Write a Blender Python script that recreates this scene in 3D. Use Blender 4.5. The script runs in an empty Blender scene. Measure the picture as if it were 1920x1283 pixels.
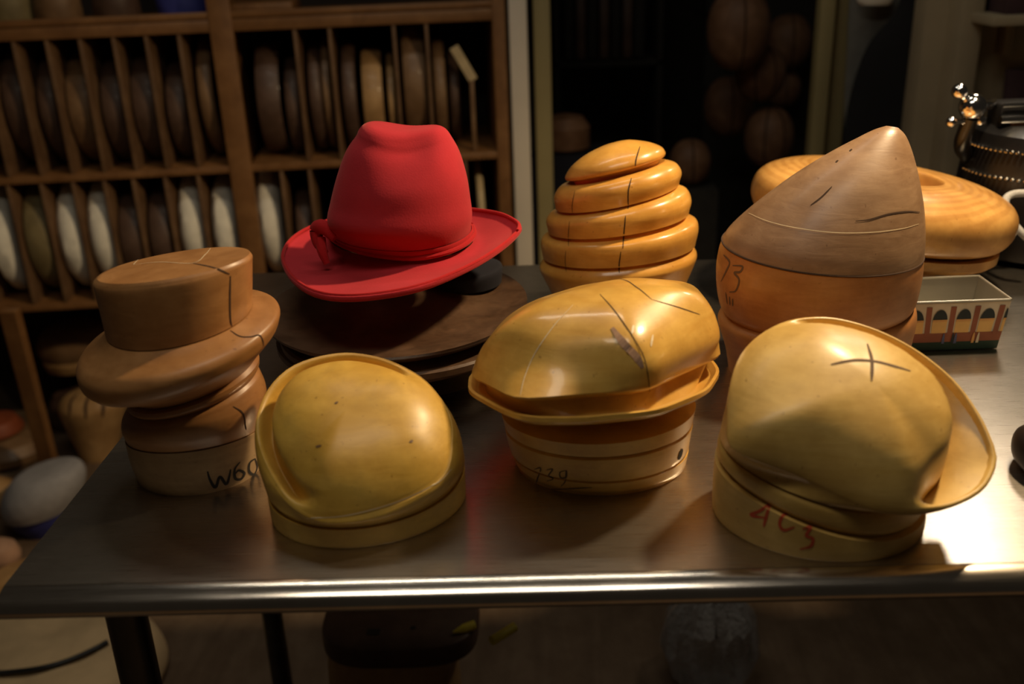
import bpy, bmesh, math, random
import numpy as np
from mathutils import Vector, Matrix
from mathutils.bvhtree import BVHTree

random.seed(7); rng = np.random.RandomState(7)
scn = bpy.context.scene
COL = scn.collection
PI = math.pi

# ------------------------------------------------------------------ camera
F = 1867.0
CAM = np.array([0.458301, -0.700174, 1.4])
R = np.array([[0.9993616322, -0.0283831952, -0.0216961340],
              [0.0093144455, -0.3792892864, 0.9252312567],
              [-0.0344901305, -0.9248427063, -0.3787827866]])   # world <- (right, down, forward)
cd = bpy.data.cameras.new('camera'); cam = bpy.data.objects.new('camera', cd); COL.objects.link(cam)
cd.sensor_width = 36.0; cd.lens = 36.0 * F / 1920.0
cam.matrix_world = Matrix(((R[0,0], -R[0,1], -R[0,2], CAM[0]), (R[1,0], -R[1,1], -R[1,2], CAM[1]),
                           (R[2,0], -R[2,1], -R[2,2], CAM[2]), (0,0,0,1)))
cd.clip_start = 0.05
cd.dof.use_dof = True; cd.dof.focus_distance = 1.10; cd.dof.aperture_fstop = 3.6
scn.camera = cam
# ------------------------------------------------------------------ light
scn.view_settings.view_transform = 'Standard'; scn.view_settings.look = 'None'
scn.view_settings.gamma = 1.0; scn.view_settings.use_curve_mapping = False
scn.view_settings.exposure = 0.2
w = bpy.data.worlds.new('world'); scn.world = w; w.use_nodes = True
w.node_tree.nodes['Background'].inputs[0].default_value = (1.0, 0.80, 0.58, 1)
w.node_tree.nodes['Background'].inputs[1].default_value = 0.010
def aim(o, loc, tgt):
    o.location = loc
    o.rotation_euler = (Vector(tgt) - Vector(loc)).to_track_quat('-Z', 'Y').to_euler()
def area(name, loc, tgt, sx, sy, power, col, spread=180):
    l = bpy.data.lights.new(name, 'AREA'); l.shape = 'RECTANGLE'; l.size = sx; l.size_y = sy
    l.energy = power; l.color = col; l.spread = math.radians(spread)
    o = bpy.data.objects.new(name, l); COL.objects.link(o); aim(o, loc, tgt); return o
def spot(name, loc, tgt, power, col, radius, ang, blend=0.4):
    l = bpy.data.lights.new(name, 'SPOT'); l.energy = power; l.color = col; l.shadow_soft_size = radius
    l.spot_size = math.radians(ang); l.spot_blend = blend
    o = bpy.data.objects.new(name, l); COL.objects.link(o); aim(o, loc, tgt); return o
spot('work_lamp', (1.17, 0.56, 1.88), (0.62, 0.30, 0.95), 55, (1.0, 0.73, 0.42), 0.045, 150, 0.6)
spot('back_lamp', (1.36, 1.15, 1.68), (0.75, 0.20, 0.90), 5, (1.0, 0.84, 0.64), 0.07, 100, 0.6)
area('front_tube', (0.34, -0.20, 2.50), (0.34, -0.10, 0.9), 0.95, 0.30, 4.4, (1.0, 0.89, 0.72))
area('back_tube', (0.25, 1.00, 2.60), (0.25, 1.00, 0.9), 1.2, 0.05, 3.5, (1.0, 0.90, 0.74))

# ------------------------------------------------------------------ helpers
def ray(p): return R @ np.array([p[0] - 960.0, p[1] - 641.5, F])
def at(p, Y):
    r = ray(p); return CAM + r * ((Y - CAM[1]) / r[1])
def onz(p, z):
    r = ray(p); return CAM + r * ((z - CAM[2]) / r[2])
def onplane(p, pl):
    r = ray(p); c, n = pl; return CAM + r * (np.dot(c - CAM, n) / np.dot(r, n))
def plane3(a, b, c):
    n = np.cross(b - a, c - a); n = n / np.linalg.norm(n)
    if np.dot(n, CAM - a) < 0: n = -n
    return (a, n)
ORG = {}; GEO = {}
ZT = 0.90
def thing(name, label, cat, loc, group=None):
    o = bpy.data.objects.new(name, None); COL.objects.link(o); o.empty_display_size = 0.03
    o.location = tuple(float(v) for v in loc); ORG[o.name] = np.array(loc, float)
    o['label'] = label; o['category'] = cat
    if group: o['group'] = group
    return o
def mesh(name, V, Fc, mat, parent=None, smooth=True, ang=32, loc=None, bevel=0):
    V = np.asarray(V, float)
    org = ORG[parent.name] if parent is not None else (np.array(loc, float) if loc is not None else V.mean(axis=0))
    me = bpy.data.meshes.new(name)
    me.from_pydata([tuple(v) for v in (V - org)], [], Fc)
    bm = bmesh.new(); bm.from_mesh(me)
    bmesh.ops.recalc_face_normals(bm, faces=bm.faces)
    if bevel:
        es = [e for e in bm.edges if len(e.link_faces) == 2 and e.calc_face_angle(0) > 0.6]
        bmesh.ops.bevel(bm, geom=es, offset=bevel, segments=2, affect='EDGES', profile=0.5)
    bm.to_mesh(me); bm.free()
    if smooth:
        me.polygons.foreach_set('use_smooth', [True] * len(me.polygons))
        me.set_sharp_from_angle(angle=math.radians(ang))
    me.materials.append(mat)
    o = bpy.data.objects.new(name, me); COL.objects.link(o)
    ORG[o.name] = org
    if parent is not None: o.parent = parent
    else: o.location = tuple(org)
    GEO[o.name] = (V, Fc)
    return o
def tag(o, label, cat, group=None):
    o['label'] = label; o['category'] = cat
    if group: o['group'] = group
    return o
def struct(o): o['kind'] = 'structure'; return o
def boxgeo(c, s, rz=0, lean=(0, 0)):
    x, y, z = s[0] / 2, s[1] / 2, s[2] / 2
    V = []
    for dz in (-z, z):
        for dx, dy in ((-x, -y), (x, -y), (x, y), (-x, y)):
            V.append((c[0] + dx * math.cos(rz) - dy * math.sin(rz) + lean[0] * (dz / z), c[1] + dx * math.sin(rz) + dy * math.cos(rz) + lean[1] * (dz / z), c[2] + dz))
    Fc = [(3, 2, 1, 0), (4, 5, 6, 7), (0, 1, 5, 4), (1, 2, 6, 5), (2, 3, 7, 6), (3, 0, 4, 7)]
    return V, Fc
def box(name, c, s, mat, parent=None, rz=0, bevel=0.002, lean=(0, 0)):
    V, Fc = boxgeo(c, s, rz, lean)
    return mesh(name, V, Fc, mat, parent, True, 40, bevel=bevel)
N = 72
TH = np.arange(N) * 2 * PI / N
def ell(c, a, b, n=2.0):
    c, a, b = np.array(c, float), np.array(a, float), np.array(b, float)
    ct, st = np.cos(TH), np.sin(TH)
    ct = np.sign(ct) * np.abs(ct) ** (2 / n); st = np.sign(st) * np.abs(st) ** (2 / n)
    return c + ct[:, None] * a + st[:, None] * b
def er(L, Rr, Y, ratio=0.85, tilt=0, n=2.0):
    P, Q = at(L, Y), at(Rr, Y); c = (P + Q) / 2; a = (Q - P) / 2; m = np.linalg.norm(a) * ratio
    t = math.radians(tilt)
    return ell(c, a, (0, m * math.cos(t), m * math.sin(t)), n)
def crom(P, closed, sub):
    P = np.asarray(P, float); n = len(P); out = []
    for i in range(n if closed else n - 1):
        p1, p2 = P[i], P[(i + 1) % n]
        p0 = P[i - 1] if (closed or i > 0) else 2 * p1 - p2
        p3 = P[(i + 2) % n] if (closed or i + 2 < n) else 2 * p2 - p1
        for s in range(sub):
            t = s / sub
            out.append(0.5 * (2 * p1 + (p2 - p0) * t + (2 * p0 - 5 * p1 + 4 * p2 - p3) * t * t + (3 * p1 - p0 - 3 * p2 + p3) * t ** 3))
    if not closed: out.append(P[-1])
    return np.array(out)
def pr(px, pl, smooth=True):
    """ring through picture outline points lying on a plane of the object, resampled by angle about its middle"""
    P = np.array([onplane(p, pl) for p in px])
    P = crom(P, True, 10) if smooth else crom_lin(P, 14)
    n = pl[1]; c = (P.max(axis=0) + P.min(axis=0)) / 2
    u = np.array([1.0, 0, 0]) - n * n[0]; u /= np.linalg.norm(u); v = np.cross(n, u)
    c = c - n * np.dot(c - pl[0], n)
    d = P - c; x, y = d @ u, d @ v
    a = np.unwrap(np.arctan2(y, x)); r = np.hypot(x, y)
    if a[-1] < a[0]: a = a[::-1]; r = r[::-1]
    o = np.argsort(np.mod(a, 2 * PI)); am = np.mod(a, 2 * PI)[o]; rm = r[o]
    rr = np.interp(TH, np.r_[am[-1] - 2 * PI, am, am[0] + 2 * PI], np.r_[rm[-1], rm, rm[0]])
    return c + rr[:, None] * (np.cos(TH)[:, None] * u + np.sin(TH)[:, None] * v)
def crom_lin(P, sub):
    out = []
    for i in range(len(P)):
        for s in range(sub): out.append(P[i] + (P[(i + 1) % len(P)] - P[i]) * s / sub)
    return np.array(out)
def keys(seq, sub=5):
    """key rings -> rings; a tuple (ring, 'c') is a crisp corner"""
    rings = []; seg = []
    def flush(s):
        if len(s) > 1: return list(crom(np.array(s), False, sub))
        return list(s)
    for k in seq:
        if isinstance(k, tuple):
            seg.append(k[0]); r = flush(seg); rings += r if not rings else r[1:]; seg = [k[0]]
        else: seg.append(k)
    if len(seg) > 1:
        r = flush(seg); rings += r if not rings else r[1:]
    return rings
def loft(rings, cap0=True, cap1=True):
    n = len(rings[0]); V = np.concatenate(rings); Fc = []
    for k in range(len(rings) - 1):
        for i in range(n):
            j = (i + 1) % n; Fc.append((k * n + i, k * n + j, (k + 1) * n + j, (k + 1) * n + i))
    V = list(V)
    if cap0:
        V.append(np.mean(rings[0], axis=0)); c = len(V) - 1
        for i in range(n): Fc.append((c, (i + 1) % n, i))
    if cap1:
        V.append(np.mean(rings[-1], axis=0)); c = len(V) - 1; b = (len(rings) - 1) * n
        for i in range(n): Fc.append((c, b + i, b + (i + 1) % n))
    return np.array(V), Fc
def lathe(profile, c, axis='z', sx=1, sy=1, n=48, rot=None):
    rings = []
    for r, h in profile:
        t = np.arange(n) * 2 * PI / n
        p = np.stack([np.cos(t) * r * sx, np.sin(t) * r * sy, np.full(n, h)], 1)
        if axis == 'x': p = p[:, [2, 0, 1]]
        if axis == 'y': p = p[:, [1, 2, 0]]
        if rot is not None: p = p @ np.array(rot).T
        rings.append(p + np.array(c))
    return loft(rings)
def tubegeo(P, r, n=10, closed=False, sub=6):
    P = crom(P, closed, sub) if len(P) > 2 else np.asarray(P, float)
    rad = np.interp(np.linspace(0, 1, len(P)), np.linspace(0, 1, len(r)), r) if hasattr(r, '__len__') else np.full(len(P), r)
    T = np.gradient(P, axis=0); T /= np.linalg.norm(T, axis=1)[:, None] + 1e-12
    up = np.array([0.13, 0.21, 1.0])
    rings = []
    for k in range(len(P)):
        a = np.cross(T[k], up)
        if np.linalg.norm(a) < 0.1: a = np.cross(T[k], (1, 0, 0))
        a /= np.linalg.norm(a); b = np.cross(T[k], a)
        t = np.arange(n) * 2 * PI / n
        rings.append(P[k] + rad[k] * (np.cos(t)[:, None] * a + np.sin(t)[:, None] * b))
    return loft(rings)
def rotz(a):
    c, s = math.cos(a), math.sin(a); return np.array([[c, -s, 0], [s, c, 0], [0, 0, 1]])
def rotx(a):
    c, s = math.cos(a), math.sin(a); return np.array([[1, 0, 0], [0, c, -s], [0, s, c]])
def roty(a):
    c, s = math.cos(a), math.sin(a); return np.array([[c, 0, s], [0, 1, 0], [-s, 0, c]])
def mark(part, lines, width, mat, name, off=0.0004, sub=8, taper=True, label=None):
    """thin painted or split line lying on the surface of a part"""
    V0, F0 = GEO[part.name]; bv = BVHTree.FromPolygons([tuple(v) for v in V0], F0)
    V, Fc = [], []
    for ln in lines:
        P = crom(np.array(ln, float), False, sub); pts = []
        for p in P:
            d = ray(p); h = bv.ray_cast(Vector(CAM), Vector(d).normalized())
            if h[0] is not None:
                nn = np.array(h[1]); nn = nn if np.dot(nn, d) < 0 else -nn
                pts.append((np.array(h[0]), nn))
        if len(pts) < 2: continue
        Q = np.array([a for a, b in pts]); T = np.gradient(Q, axis=0)
        for k in range(len(Q)):
            t = T[k] / (np.linalg.norm(T[k]) + 1e-12); s = np.cross(t, pts[k][1]); s /= np.linalg.norm(s) + 1e-12
            ww = width / 2
            if taper: ww *= 0.45 + 0.55 * min(1, 4 * min(k, len(Q) - 1 - k) / max(1, len(Q) - 1))
            c = Q[k] + pts[k][1] * off
            V += [c - s * ww, c + s * ww]
            if k: b = len(V); Fc.append((b - 4, b - 3, b - 1, b - 2))
    if not V: return None
    root = part
    o = mesh(name, V, Fc, mat, root, False)
    if label: o['label'] = label
    return o

# ------------------------------------------------------------------ materials
def newmat(name):
    m = bpy.data.materials.new(name); m.use_nodes = True
    nt = m.node_tree; b = nt.nodes['Principled BSDF']; return m, nt, b
def ramp(nt, stops):
    r = nt.nodes.new('ShaderNodeValToRGB'); e = r.color_ramp.elements
    while len(e) < len(stops): e.new(0.5)
    for k, (p, c) in enumerate(stops): e[k].position = p; e[k].color = (*c, 1)
    return r
def coords(nt, scale, rot=(0, 0, 0)):
    t = nt.nodes.new('ShaderNodeTexCoord'); m = nt.nodes.new('ShaderNodeMapping')
    m.inputs['Scale'].default_value = scale; m.inputs['Rotation'].default_value = rot
    nt.links.new(t.outputs['Object'], m.inputs['Vector']); return m
def noise(nt, vec, scale, detail=4, rough=0.55, dist=0.0):
    n = nt.nodes.new('ShaderNodeTexNoise'); n.inputs['Scale'].default_value = scale
    n.inputs['Detail'].default_value = detail; n.inputs['Roughness'].default_value = rough; n.inputs['Distortion'].default_value = dist
    nt.links.new(vec.outputs[0], n.inputs['Vector']); return n
def mix(nt, a, b, fac, mode='MIX'):
    m = nt.nodes.new('ShaderNodeMix'); m.data_type = 'RGBA'; m.blend_type = mode
    for s, v in ((0, fac), (6, a), (7, b)):
        if hasattr(v, 'is_linked') or hasattr(v, 'links'): nt.links.new(v, m.inputs[s])
        else: m.inputs[s].default_value = v if s == 0 else (*v, 1)
    return m.outputs[2]
def wood(name, c1, c2, rough=0.4, coat=0.0, grain=(3, 3, 30), rot=(0, 0, 0), stain=None, stain_amt=0.5, bump=0.02, coat_rough=0.12, specks=True, rings=0):
    m, nt, b = newmat(name)
    mp = coords(nt, grain, rot)
    n1 = noise(nt, mp, 4.0, 5, 0.6, 0.6)
    r = ramp(nt, [(0.30, c1), (0.70, c2)]); nt.links.new(n1.outputs[0], r.inputs[0])
    col = r.outputs[0]
    mp2 = coords(nt, (1, 1, 1)); n2 = noise(nt, mp2, 14.0, 5, 0.65)
    r2 = ramp(nt, [(0.42, (0.72, 0.66, 0.6)), (0.62, (1, 1, 1))]); nt.links.new(n2.outputs[0], r2.inputs[0])
    col = mix(nt, col, r2.outputs[0], 0.7, 'MULTIPLY')
    if rings:
        wv = nt.nodes.new('ShaderNodeTexWave'); wv.wave_type = 'RINGS'; wv.rings_direction = 'Z'; wv.inputs['Scale'].default_value = rings
        wv.inputs['Distortion'].default_value = 3.0; wv.inputs['Detail'].default_value = 2; wv.inputs['Detail Scale'].default_value = 0.6
        nt.links.new(mp2.outputs[0], wv.inputs['Vector']); r5 = ramp(nt, [(0.2, (0.62, 0.50, 0.40)), (0.7, (1, 1, 1))]); nt.links.new(wv.outputs[1], r5.inputs[0])
        col = mix(nt, col, r5.outputs[0], 0.38, 'MULTIPLY')
    if stain:
        n3 = noise(nt, mp2, 9.0, 6, 0.7, 0.4); r3 = ramp(nt, [(0.50, (0, 0, 0)), (0.72, (1, 1, 1))]); nt.links.new(n3.outputs[0], r3.inputs[0])
        mt = nt.nodes.new('ShaderNodeMath'); mt.operation = 'MULTIPLY'; mt.inputs[1].default_value = stain_amt
        nt.links.new(r3.outputs[0], mt.inputs[0]); col = mix(nt, col, stain, mt.outputs[0])
    if specks:
        n4 = noise(nt, mp2, 170.0, 2, 0.5); r4 = ramp(nt, [(0.70, (1, 1, 1)), (0.78, (0.45, 0.35, 0.28))]); nt.links.new(n4.outputs[0], r4.inputs[0])
        col = mix(nt, col, r4.outputs[0], 0.6, 'MULTIPLY')
    nt.links.new(col, b.inputs['Base Color'])
    rr = nt.nodes.new('ShaderNodeMapRange'); rr.inputs[3].default_value = max(0.05, rough - 0.08); rr.inputs[4].default_value = rough + 0.12
    nt.links.new(n2.outputs[0], rr.inputs[0]); nt.links.new(rr.outputs[0], b.inputs['Roughness'])
    b.inputs['Coat Weight'].default_value = coat; b.inputs['Coat Roughness'].default_value = coat_rough
    if bump:
        bp = nt.nodes.new('ShaderNodeBump'); bp.inputs['Strength'].default_value = bump * 6; bp.inputs['Distance'].default_value = 0.002
        nt.links.new(n1.outputs[0], bp.inputs['Height']); nt.links.new(bp.outputs[0], b.inputs['Normal'])
    return m
def plain(name, c, rough=0.6, metal=0.0, var=0.15, scale=30, bump=0.0, coat=0.0):
    m, nt, b = newmat(name)
    mp = coords(nt, (1, 1, 1)); n = noise(nt, mp, scale, 4)
    r = ramp(nt, [(0.3, tuple(v * (1 - var) for v in c)), (0.7, tuple(min(1, v * (1 + var)) for v in c))])
    nt.links.new(n.outputs[0], r.inputs[0]); nt.links.new(r.outputs[0], b.inputs['Base Color'])
    b.inputs['Roughness'].default_value = rough; b.inputs['Metallic'].default_value = metal; b.inputs['Coat Weight'].default_value = coat
    if bump:
        bp = nt.nodes.new('ShaderNodeBump'); bp.inputs['Strength'].default_value = bump; bp.inputs['Distance'].default_value = 0.002
        nt.links.new(n.outputs[0], bp.inputs['Height']); nt.links.new(bp.outputs[0], b.inputs['Normal'])
    return m
def steel(name, r0=0.26, r1=0.31, g=1.0):
    m, nt, b = newmat(name)
    mp = coords(nt, (2.5, 110, 40)); n = noise(nt, mp, 9, 3, 0.5)
    mp2 = coords(nt, (1, 1, 1)); n2 = noise(nt, mp2, 7, 6, 0.7)
    r = ramp(nt, [(0.3, (0.46 * g, 0.42 * g, 0.37 * g)), (0.7, (0.62 * g, 0.57 * g, 0.51 * g))]); nt.links.new(n2.outputs[0], r.inputs[0])
    # scattered fine scratches
    col = r.outputs[0]; sc = None
    for k, (rot, s) in enumerate(((0.12, (3, 240, 1)), (0.75, (4, 260, 1)), (-0.5, (4, 280, 1)))):
        mq = coords(nt, s, (0, 0, rot)); q = noise(nt, mq, 3.0, 2, 0.5)
        rq = ramp(nt, [(0.69, (0, 0, 0)), (0.75, (0.8, 0.8, 0.8))]); nt.links.new(q.outputs[0], rq.inputs[0])
        col = mix(nt, col, (0.78, 0.75, 0.70), rq.outputs[0]) if k == 0 else mix(nt, col, (0.66, 0.63, 0.58), rq.outputs[0])
    nt.links.new(col, b.inputs['Base Color']); b.inputs['Metallic'].default_value = 1.0
    rr = nt.nodes.new('ShaderNodeMapRange'); rr.inputs[1].default_value = 0.25; rr.inputs[2].default_value = 0.75
    rr.inputs[3].default_value = r0; rr.inputs[4].default_value = r1
    nt.links.new(n.outputs[0], rr.inputs[0]); nt.links.new(rr.outputs[0], b.inputs['Roughness'])
    bp = nt.nodes.new('ShaderNodeBump'); bp.inputs['Strength'].default_value = 0.03; bp.inputs['Distance'].default_value = 0.001
    nt.links.new(n.outputs[0], bp.inputs['Height']); nt.links.new(bp.outputs[0], b.inputs['Normal'])
    return m
def felt(name, c):
    m, nt, b = newmat(name)
    mp = coords(nt, (1, 1, 1)); n = noise(nt, mp, 420, 3); n2 = noise(nt, mp, 12, 4)
    r = ramp(nt, [(0.3, tuple(v * 0.85 for v in c)), (0.7, tuple(min(1, v * 1.12) for v in c))]); nt.links.new(n2.outputs[0], r.inputs[0])
    nt.links.new(r.outputs[0], b.inputs['Base Color']); b.inputs['Roughness'].default_value = 0.95
    b.inputs['Sheen Weight'].default_value = 0.22; b.inputs['Sheen Roughness'].default_value = 0.4; b.inputs['Sheen Tint'].default_value = (1, 0.45, 0.4, 1)
    b.inputs['Specular IOR Level'].default_value = 0.15
    bp = nt.nodes.new('ShaderNodeBump'); bp.inputs['Strength'].default_value = 0.25; bp.inputs['Distance'].default_value = 0.0008
    nt.links.new(n.outputs[0], bp.inputs['Height']); nt.links.new(bp.outputs[0], b.inputs['Normal'])
    return m
M = dict(
    steel=steel('brushed_steel'), edge_steel=steel('polished_edge_steel', 0.15, 0.21, 1.4), dark_steel=plain('dark_tube_steel', (0.10, 0.10, 0.095), 0.32, 1.0),
    honey=wood('honey_lacquer', (0.76, 0.425, 0.080), (0.87, 0.54, 0.125), 0.32, 0.55, (4, 4, 26), (0, 1.35, 0)),
    amber=wood('amber_lacquer', (0.74, 0.365, 0.062), (0.85, 0.47, 0.10), 0.30, 0.5, (4, 4, 26), (0, 1.4, 0)),
    yellow=wood('yellow_worn', (0.68, 0.41, 0.060), (0.82, 0.52, 0.10), 0.42, 0.25, (5, 5, 20), (0, 1.2, 0.4), (0.40, 0.28, 0.09), 0.45, coat_rough=0.3),
    pale=wood('pale_maple', (0.68, 0.44, 0.115), (0.78, 0.53, 0.165), 0.38, 0.2, (4, 4, 30), (0, 1.45, 0.2), coat_rough=0.25),
    brown=wood('worn_brown', (0.38, 0.175, 0.055), (0.50, 0.25, 0.09), 0.42, 0.2, (5, 5, 20), (0, 1.3, 0), (0.30, 0.15, 0.06), 0.5, coat_rough=0.3),
    tanbase=wood('raw_tan_base', (0.42, 0.28, 0.14), (0.54, 0.37, 0.19), 0.6, 0.0, (4, 4, 24), (0, 1.4, 0), (0.25, 0.16, 0.08), 0.5),
    cone=wood('grey_brown_cone', (0.31, 0.185, 0.10), (0.42, 0.265, 0.15), 0.42, 0.25, (6, 6, 28), (0, 1.45, 0.3), (0.26, 0.15, 0.08), 0.5, coat_rough=0.25),
    conelow=wood('red_brown_body', (0.42, 0.175, 0.052), (0.52, 0.24, 0.08), 0.40, 0.25, (5, 5, 26), (0, 1.45, 0), (0.26, 0.12, 0.05), 0.5, coat_rough=0.25),
    ringwood=wood('ring_wood', (0.58, 0.30, 0.075), (0.70, 0.40, 0.12), 0.32, 0.5, (5, 5, 5), (0, 1.3, 0), rings=26),
    dark=wood('dark_flange', (0.075, 0.042, 0.024), (0.15, 0.086, 0.049), 0.36, 0.2, (8, 8, 8), (0, 0, 0), (0.035, 0.022, 0.014), 0.6, 0.03, 0.3),
    black=plain('black_paint', (0.007, 0.007, 0.008), 0.30),
    seam=plain('seam_dark', (0.055, 0.026, 0.012), 0.9), light_scratch=plain('light_scratch', (0.85, 0.70, 0.45), 0.5),
    ink=plain('black_ink', (0.02, 0.016, 0.014), 0.8), inkbrown=plain('brown_ink', (0.13, 0.075, 0.04), 0.8), inkred=plain('red_ink', (0.55, 0.07, 0.025), 0.8),
    red=felt('red_felt', (0.47, 0.030, 0.042)), redband=felt('red_ribbon_felt', (0.46, 0.020, 0.024)),
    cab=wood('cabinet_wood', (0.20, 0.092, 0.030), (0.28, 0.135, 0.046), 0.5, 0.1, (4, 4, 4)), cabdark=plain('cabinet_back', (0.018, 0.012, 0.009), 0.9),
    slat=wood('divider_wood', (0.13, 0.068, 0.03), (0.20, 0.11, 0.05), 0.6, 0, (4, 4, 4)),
    fl_dark=wood('flange_dark', (0.085, 0.048, 0.032), (0.13, 0.075, 0.05), 0.5, 0.05, (6, 6, 6), specks=False),
    fl_mid=wood('flange_mid', (0.20, 0.115, 0.055), (0.28, 0.165, 0.08), 0.5, 0.05, (6, 6, 6), specks=False),
    fl_tan=wood('flange_tan', (0.42, 0.25, 0.10), (0.54, 0.33, 0.14), 0.5, 0.1, (6, 6, 6), specks=False),
    fl_olive=wood('flange_olive', (0.20, 0.16, 0.075), (0.28, 0.22, 0.10), 0.6, 0.0, (6, 6, 6), specks=False),
    cloth=plain('white_cloth', (0.86, 0.82, 0.70), 0.9, 0, 0.12, 25, 0.3), cream=plain('cream_wood', (0.60, 0.47, 0.26), 0.7),
    blue=plain('blue_paint', (0.05, 0.06, 0.30), 0.6), navy=plain('navy_cloth', (0.006, 0.007, 0.016), 0.9),
    white_post=plain('white_paint', (0.80, 0.72, 0.60), 0.6, 0, 0.06, 4), olive=plain('olive_paint', (0.36, 0.30, 0.14), 0.55, 0, 0.08, 4),
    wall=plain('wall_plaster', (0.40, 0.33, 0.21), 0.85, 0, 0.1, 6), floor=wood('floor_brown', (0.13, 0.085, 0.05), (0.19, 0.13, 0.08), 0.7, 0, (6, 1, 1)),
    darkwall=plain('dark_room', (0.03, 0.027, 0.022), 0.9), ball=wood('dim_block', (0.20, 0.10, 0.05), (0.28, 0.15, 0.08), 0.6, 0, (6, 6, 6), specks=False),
    chrome=plain('chrome', (0.80, 0.80, 0.80), 0.10, 1.0, 0.02), tin=plain('tin_inside', (0.50, 0.48, 0.42), 0.34, 0.7, 0.1, 12),
    greyfelt=plain('grey_felt', (0.34, 0.33, 0.34), 0.95, 0, 0.1, 40), coat=plain('black_coat', (0.008, 0.008, 0.009), 0.95, 0, 0.2, 10),
    plasticgrey=plain('grey_cloth', (0.14, 0.14, 0.125), 0.8), rust=plain('rust_red', (0.26, 0.06, 0.02), 0.6), tanbag=plain('tan_canvas', (0.70, 0.50, 0.27), 0.9, 0, 0.12, 14, 0.4),
    pink=plain('pinkish_wood', (0.42, 0.25, 0.16), 0.8), yel=plain('yellow_plastic', (0.80, 0.66, 0.05), 0.5), cord=plain('black_rubber', (0.01, 0.01, 0.01), 0.5),
    cable=plain('grey_braid', (0.36, 0.36, 0.36), 0.7, 0, 0.35, 600), purple=plain('dark_plum', (0.06, 0.03, 0.035), 0.8),
    p_cream=plain('print_cream', (0.62, 0.55, 0.42), 0.4), p_orange=plain('print_orange', (0.62, 0.33, 0.10), 0.4), p_brick=plain('print_brick', (0.28, 0.085, 0.04), 0.4),
    p_dark=plain('print_dark', (0.02, 0.03, 0.035), 0.4), p_green=plain('print_green', (0.02, 0.05, 0.035), 0.4), p_blue=plain('print_blue', (0.08, 0.10, 0.22), 0.4), p_yellow=plain('print_yellow', (0.72, 0.45, 0.14), 0.4),
)
def bag_mat():
    m, nt, b = newmat('clear_plastic'); b.inputs['Base Color'].default_value = (0.7, 0.7, 0.7, 1)
    b.inputs['Roughness'].default_value = 0.08; b.inputs['Transmission Weight'].default_value = 0.7; b.inputs['IOR'].default_value = 1.3
    mp = coords(nt, (1, 1, 1)); n = noise(nt, mp, 70, 4)
    bp = nt.nodes.new('ShaderNodeBump'); bp.inputs['Strength'].default_value = 1.0; bp.inputs['Distance'].default_value = 0.01
    nt.links.new(n.outputs[0], bp.inputs['Height']); nt.links.new(bp.outputs[0], b.inputs['Normal']); return m
M['bag'] = bag_mat()

# ------------------------------------------------------------------ room shell
struct(mesh('floor', *boxgeo((0.4, 1.2, -0.02), (5.0, 6.0, 0.04)), M['floor'], None, False))
CY = math.radians(6.0); CP = np.array([-0.30, 1.92, 0]); CN = np.array([math.sin(CY), -math.cos(CY), 0]); CX = np.array([math.cos(CY), math.sin(CY), 0])
def cab(p, d=0.0): return onplane(p, (CP - CN * d, CN))       # point on the cabinet front (d behind it)
struct(box('wall_back', (-0.62, 2.42, 1.3), (2.1, 0.06, 2.6), M['wall'], None, CY))
struct(box('wall_right', (2.0, 1.80, 1.3), (1.20, 0.08, 2.6), M['wall'], None, 0))
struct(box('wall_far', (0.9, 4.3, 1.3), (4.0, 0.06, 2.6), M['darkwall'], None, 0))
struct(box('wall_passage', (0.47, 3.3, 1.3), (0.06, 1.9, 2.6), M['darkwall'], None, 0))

# ------------------------------------------------------------------ steel table
table = thing('work_table', 'long brushed stainless steel work table with a rounded front edge', 'table', (0.7, 0.4, 0))
TX0, TX1, TD = 0.0, 1.75, 0.85
def extrude(prof, closed=True):
    V, Fc = [], []; n = len(prof)
    for x in (TX0, TX1): V += [(x, y, z) for y, z in prof]
    for i in range(n): Fc.append((i, (i + 1) % n, n + (i + 1) % n, n + i))
    return V, Fc + [tuple(range(n))[::-1], tuple(range(n, 2 * n))]
mesh('table_top', *extrude([(TD, ZT - 0.035), (TD, ZT), (0.004, ZT), (0.004, ZT - 0.006), (TD - 0.006, ZT - 0.006), (TD - 0.006, ZT - 0.035)]), M['steel'], table, True, 25)
prof = [(0.0045, ZT - 0.0062)]
y_, z_ = 0.0036, ZT - 0.0003; prof.append((y_, z_))
for t0, t1, ln in ((4, 32, 0.0175), (32, 90, 0.0105), (90, 172, 0.0115)):
    for k in range(10):
        t = math.radians(t0 + (t1 - t0) * (k + 0.5) / 10); y_ -= math.cos(t) * ln / 10; z_ -= math.sin(t) * ln / 10; prof.append((y_, z_))
prof += [(0.02, z_ - 0.0006), (0.02, z_ + 0.001), (0.0045, z_ + 0.004)]
mesh('rounded_edge', *extrude(prof), M['edge_steel'], table, True, 40)
for (px, y) in (((243, 1180), 0.065), ((522, 1230), 0.78)):
    p = at(px, y)
    V, Fc = lathe([(0.018, 0.0), (0.022, 0.004), (0.022, 0.02), (0.0185, 0.03), (0.0185, ZT - 0.05), (0.0185, ZT - 0.007)], (p[0], y, 0), n=28)
    mesh('leg', V, Fc, M['dark_steel'], table)
for (x, y) in ((1.65, 0.065), (1.65, 0.78)):
    V, Fc = lathe([(0.018, 0.0), (0.022, 0.004), (0.022, 0.02), (0.0185, 0.03), (0.0185, ZT - 0.05), (0.0185, ZT - 0.007)], (x, y, 0), n=28)
    mesh('leg', V, Fc, M['dark_steel'], table)

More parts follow.
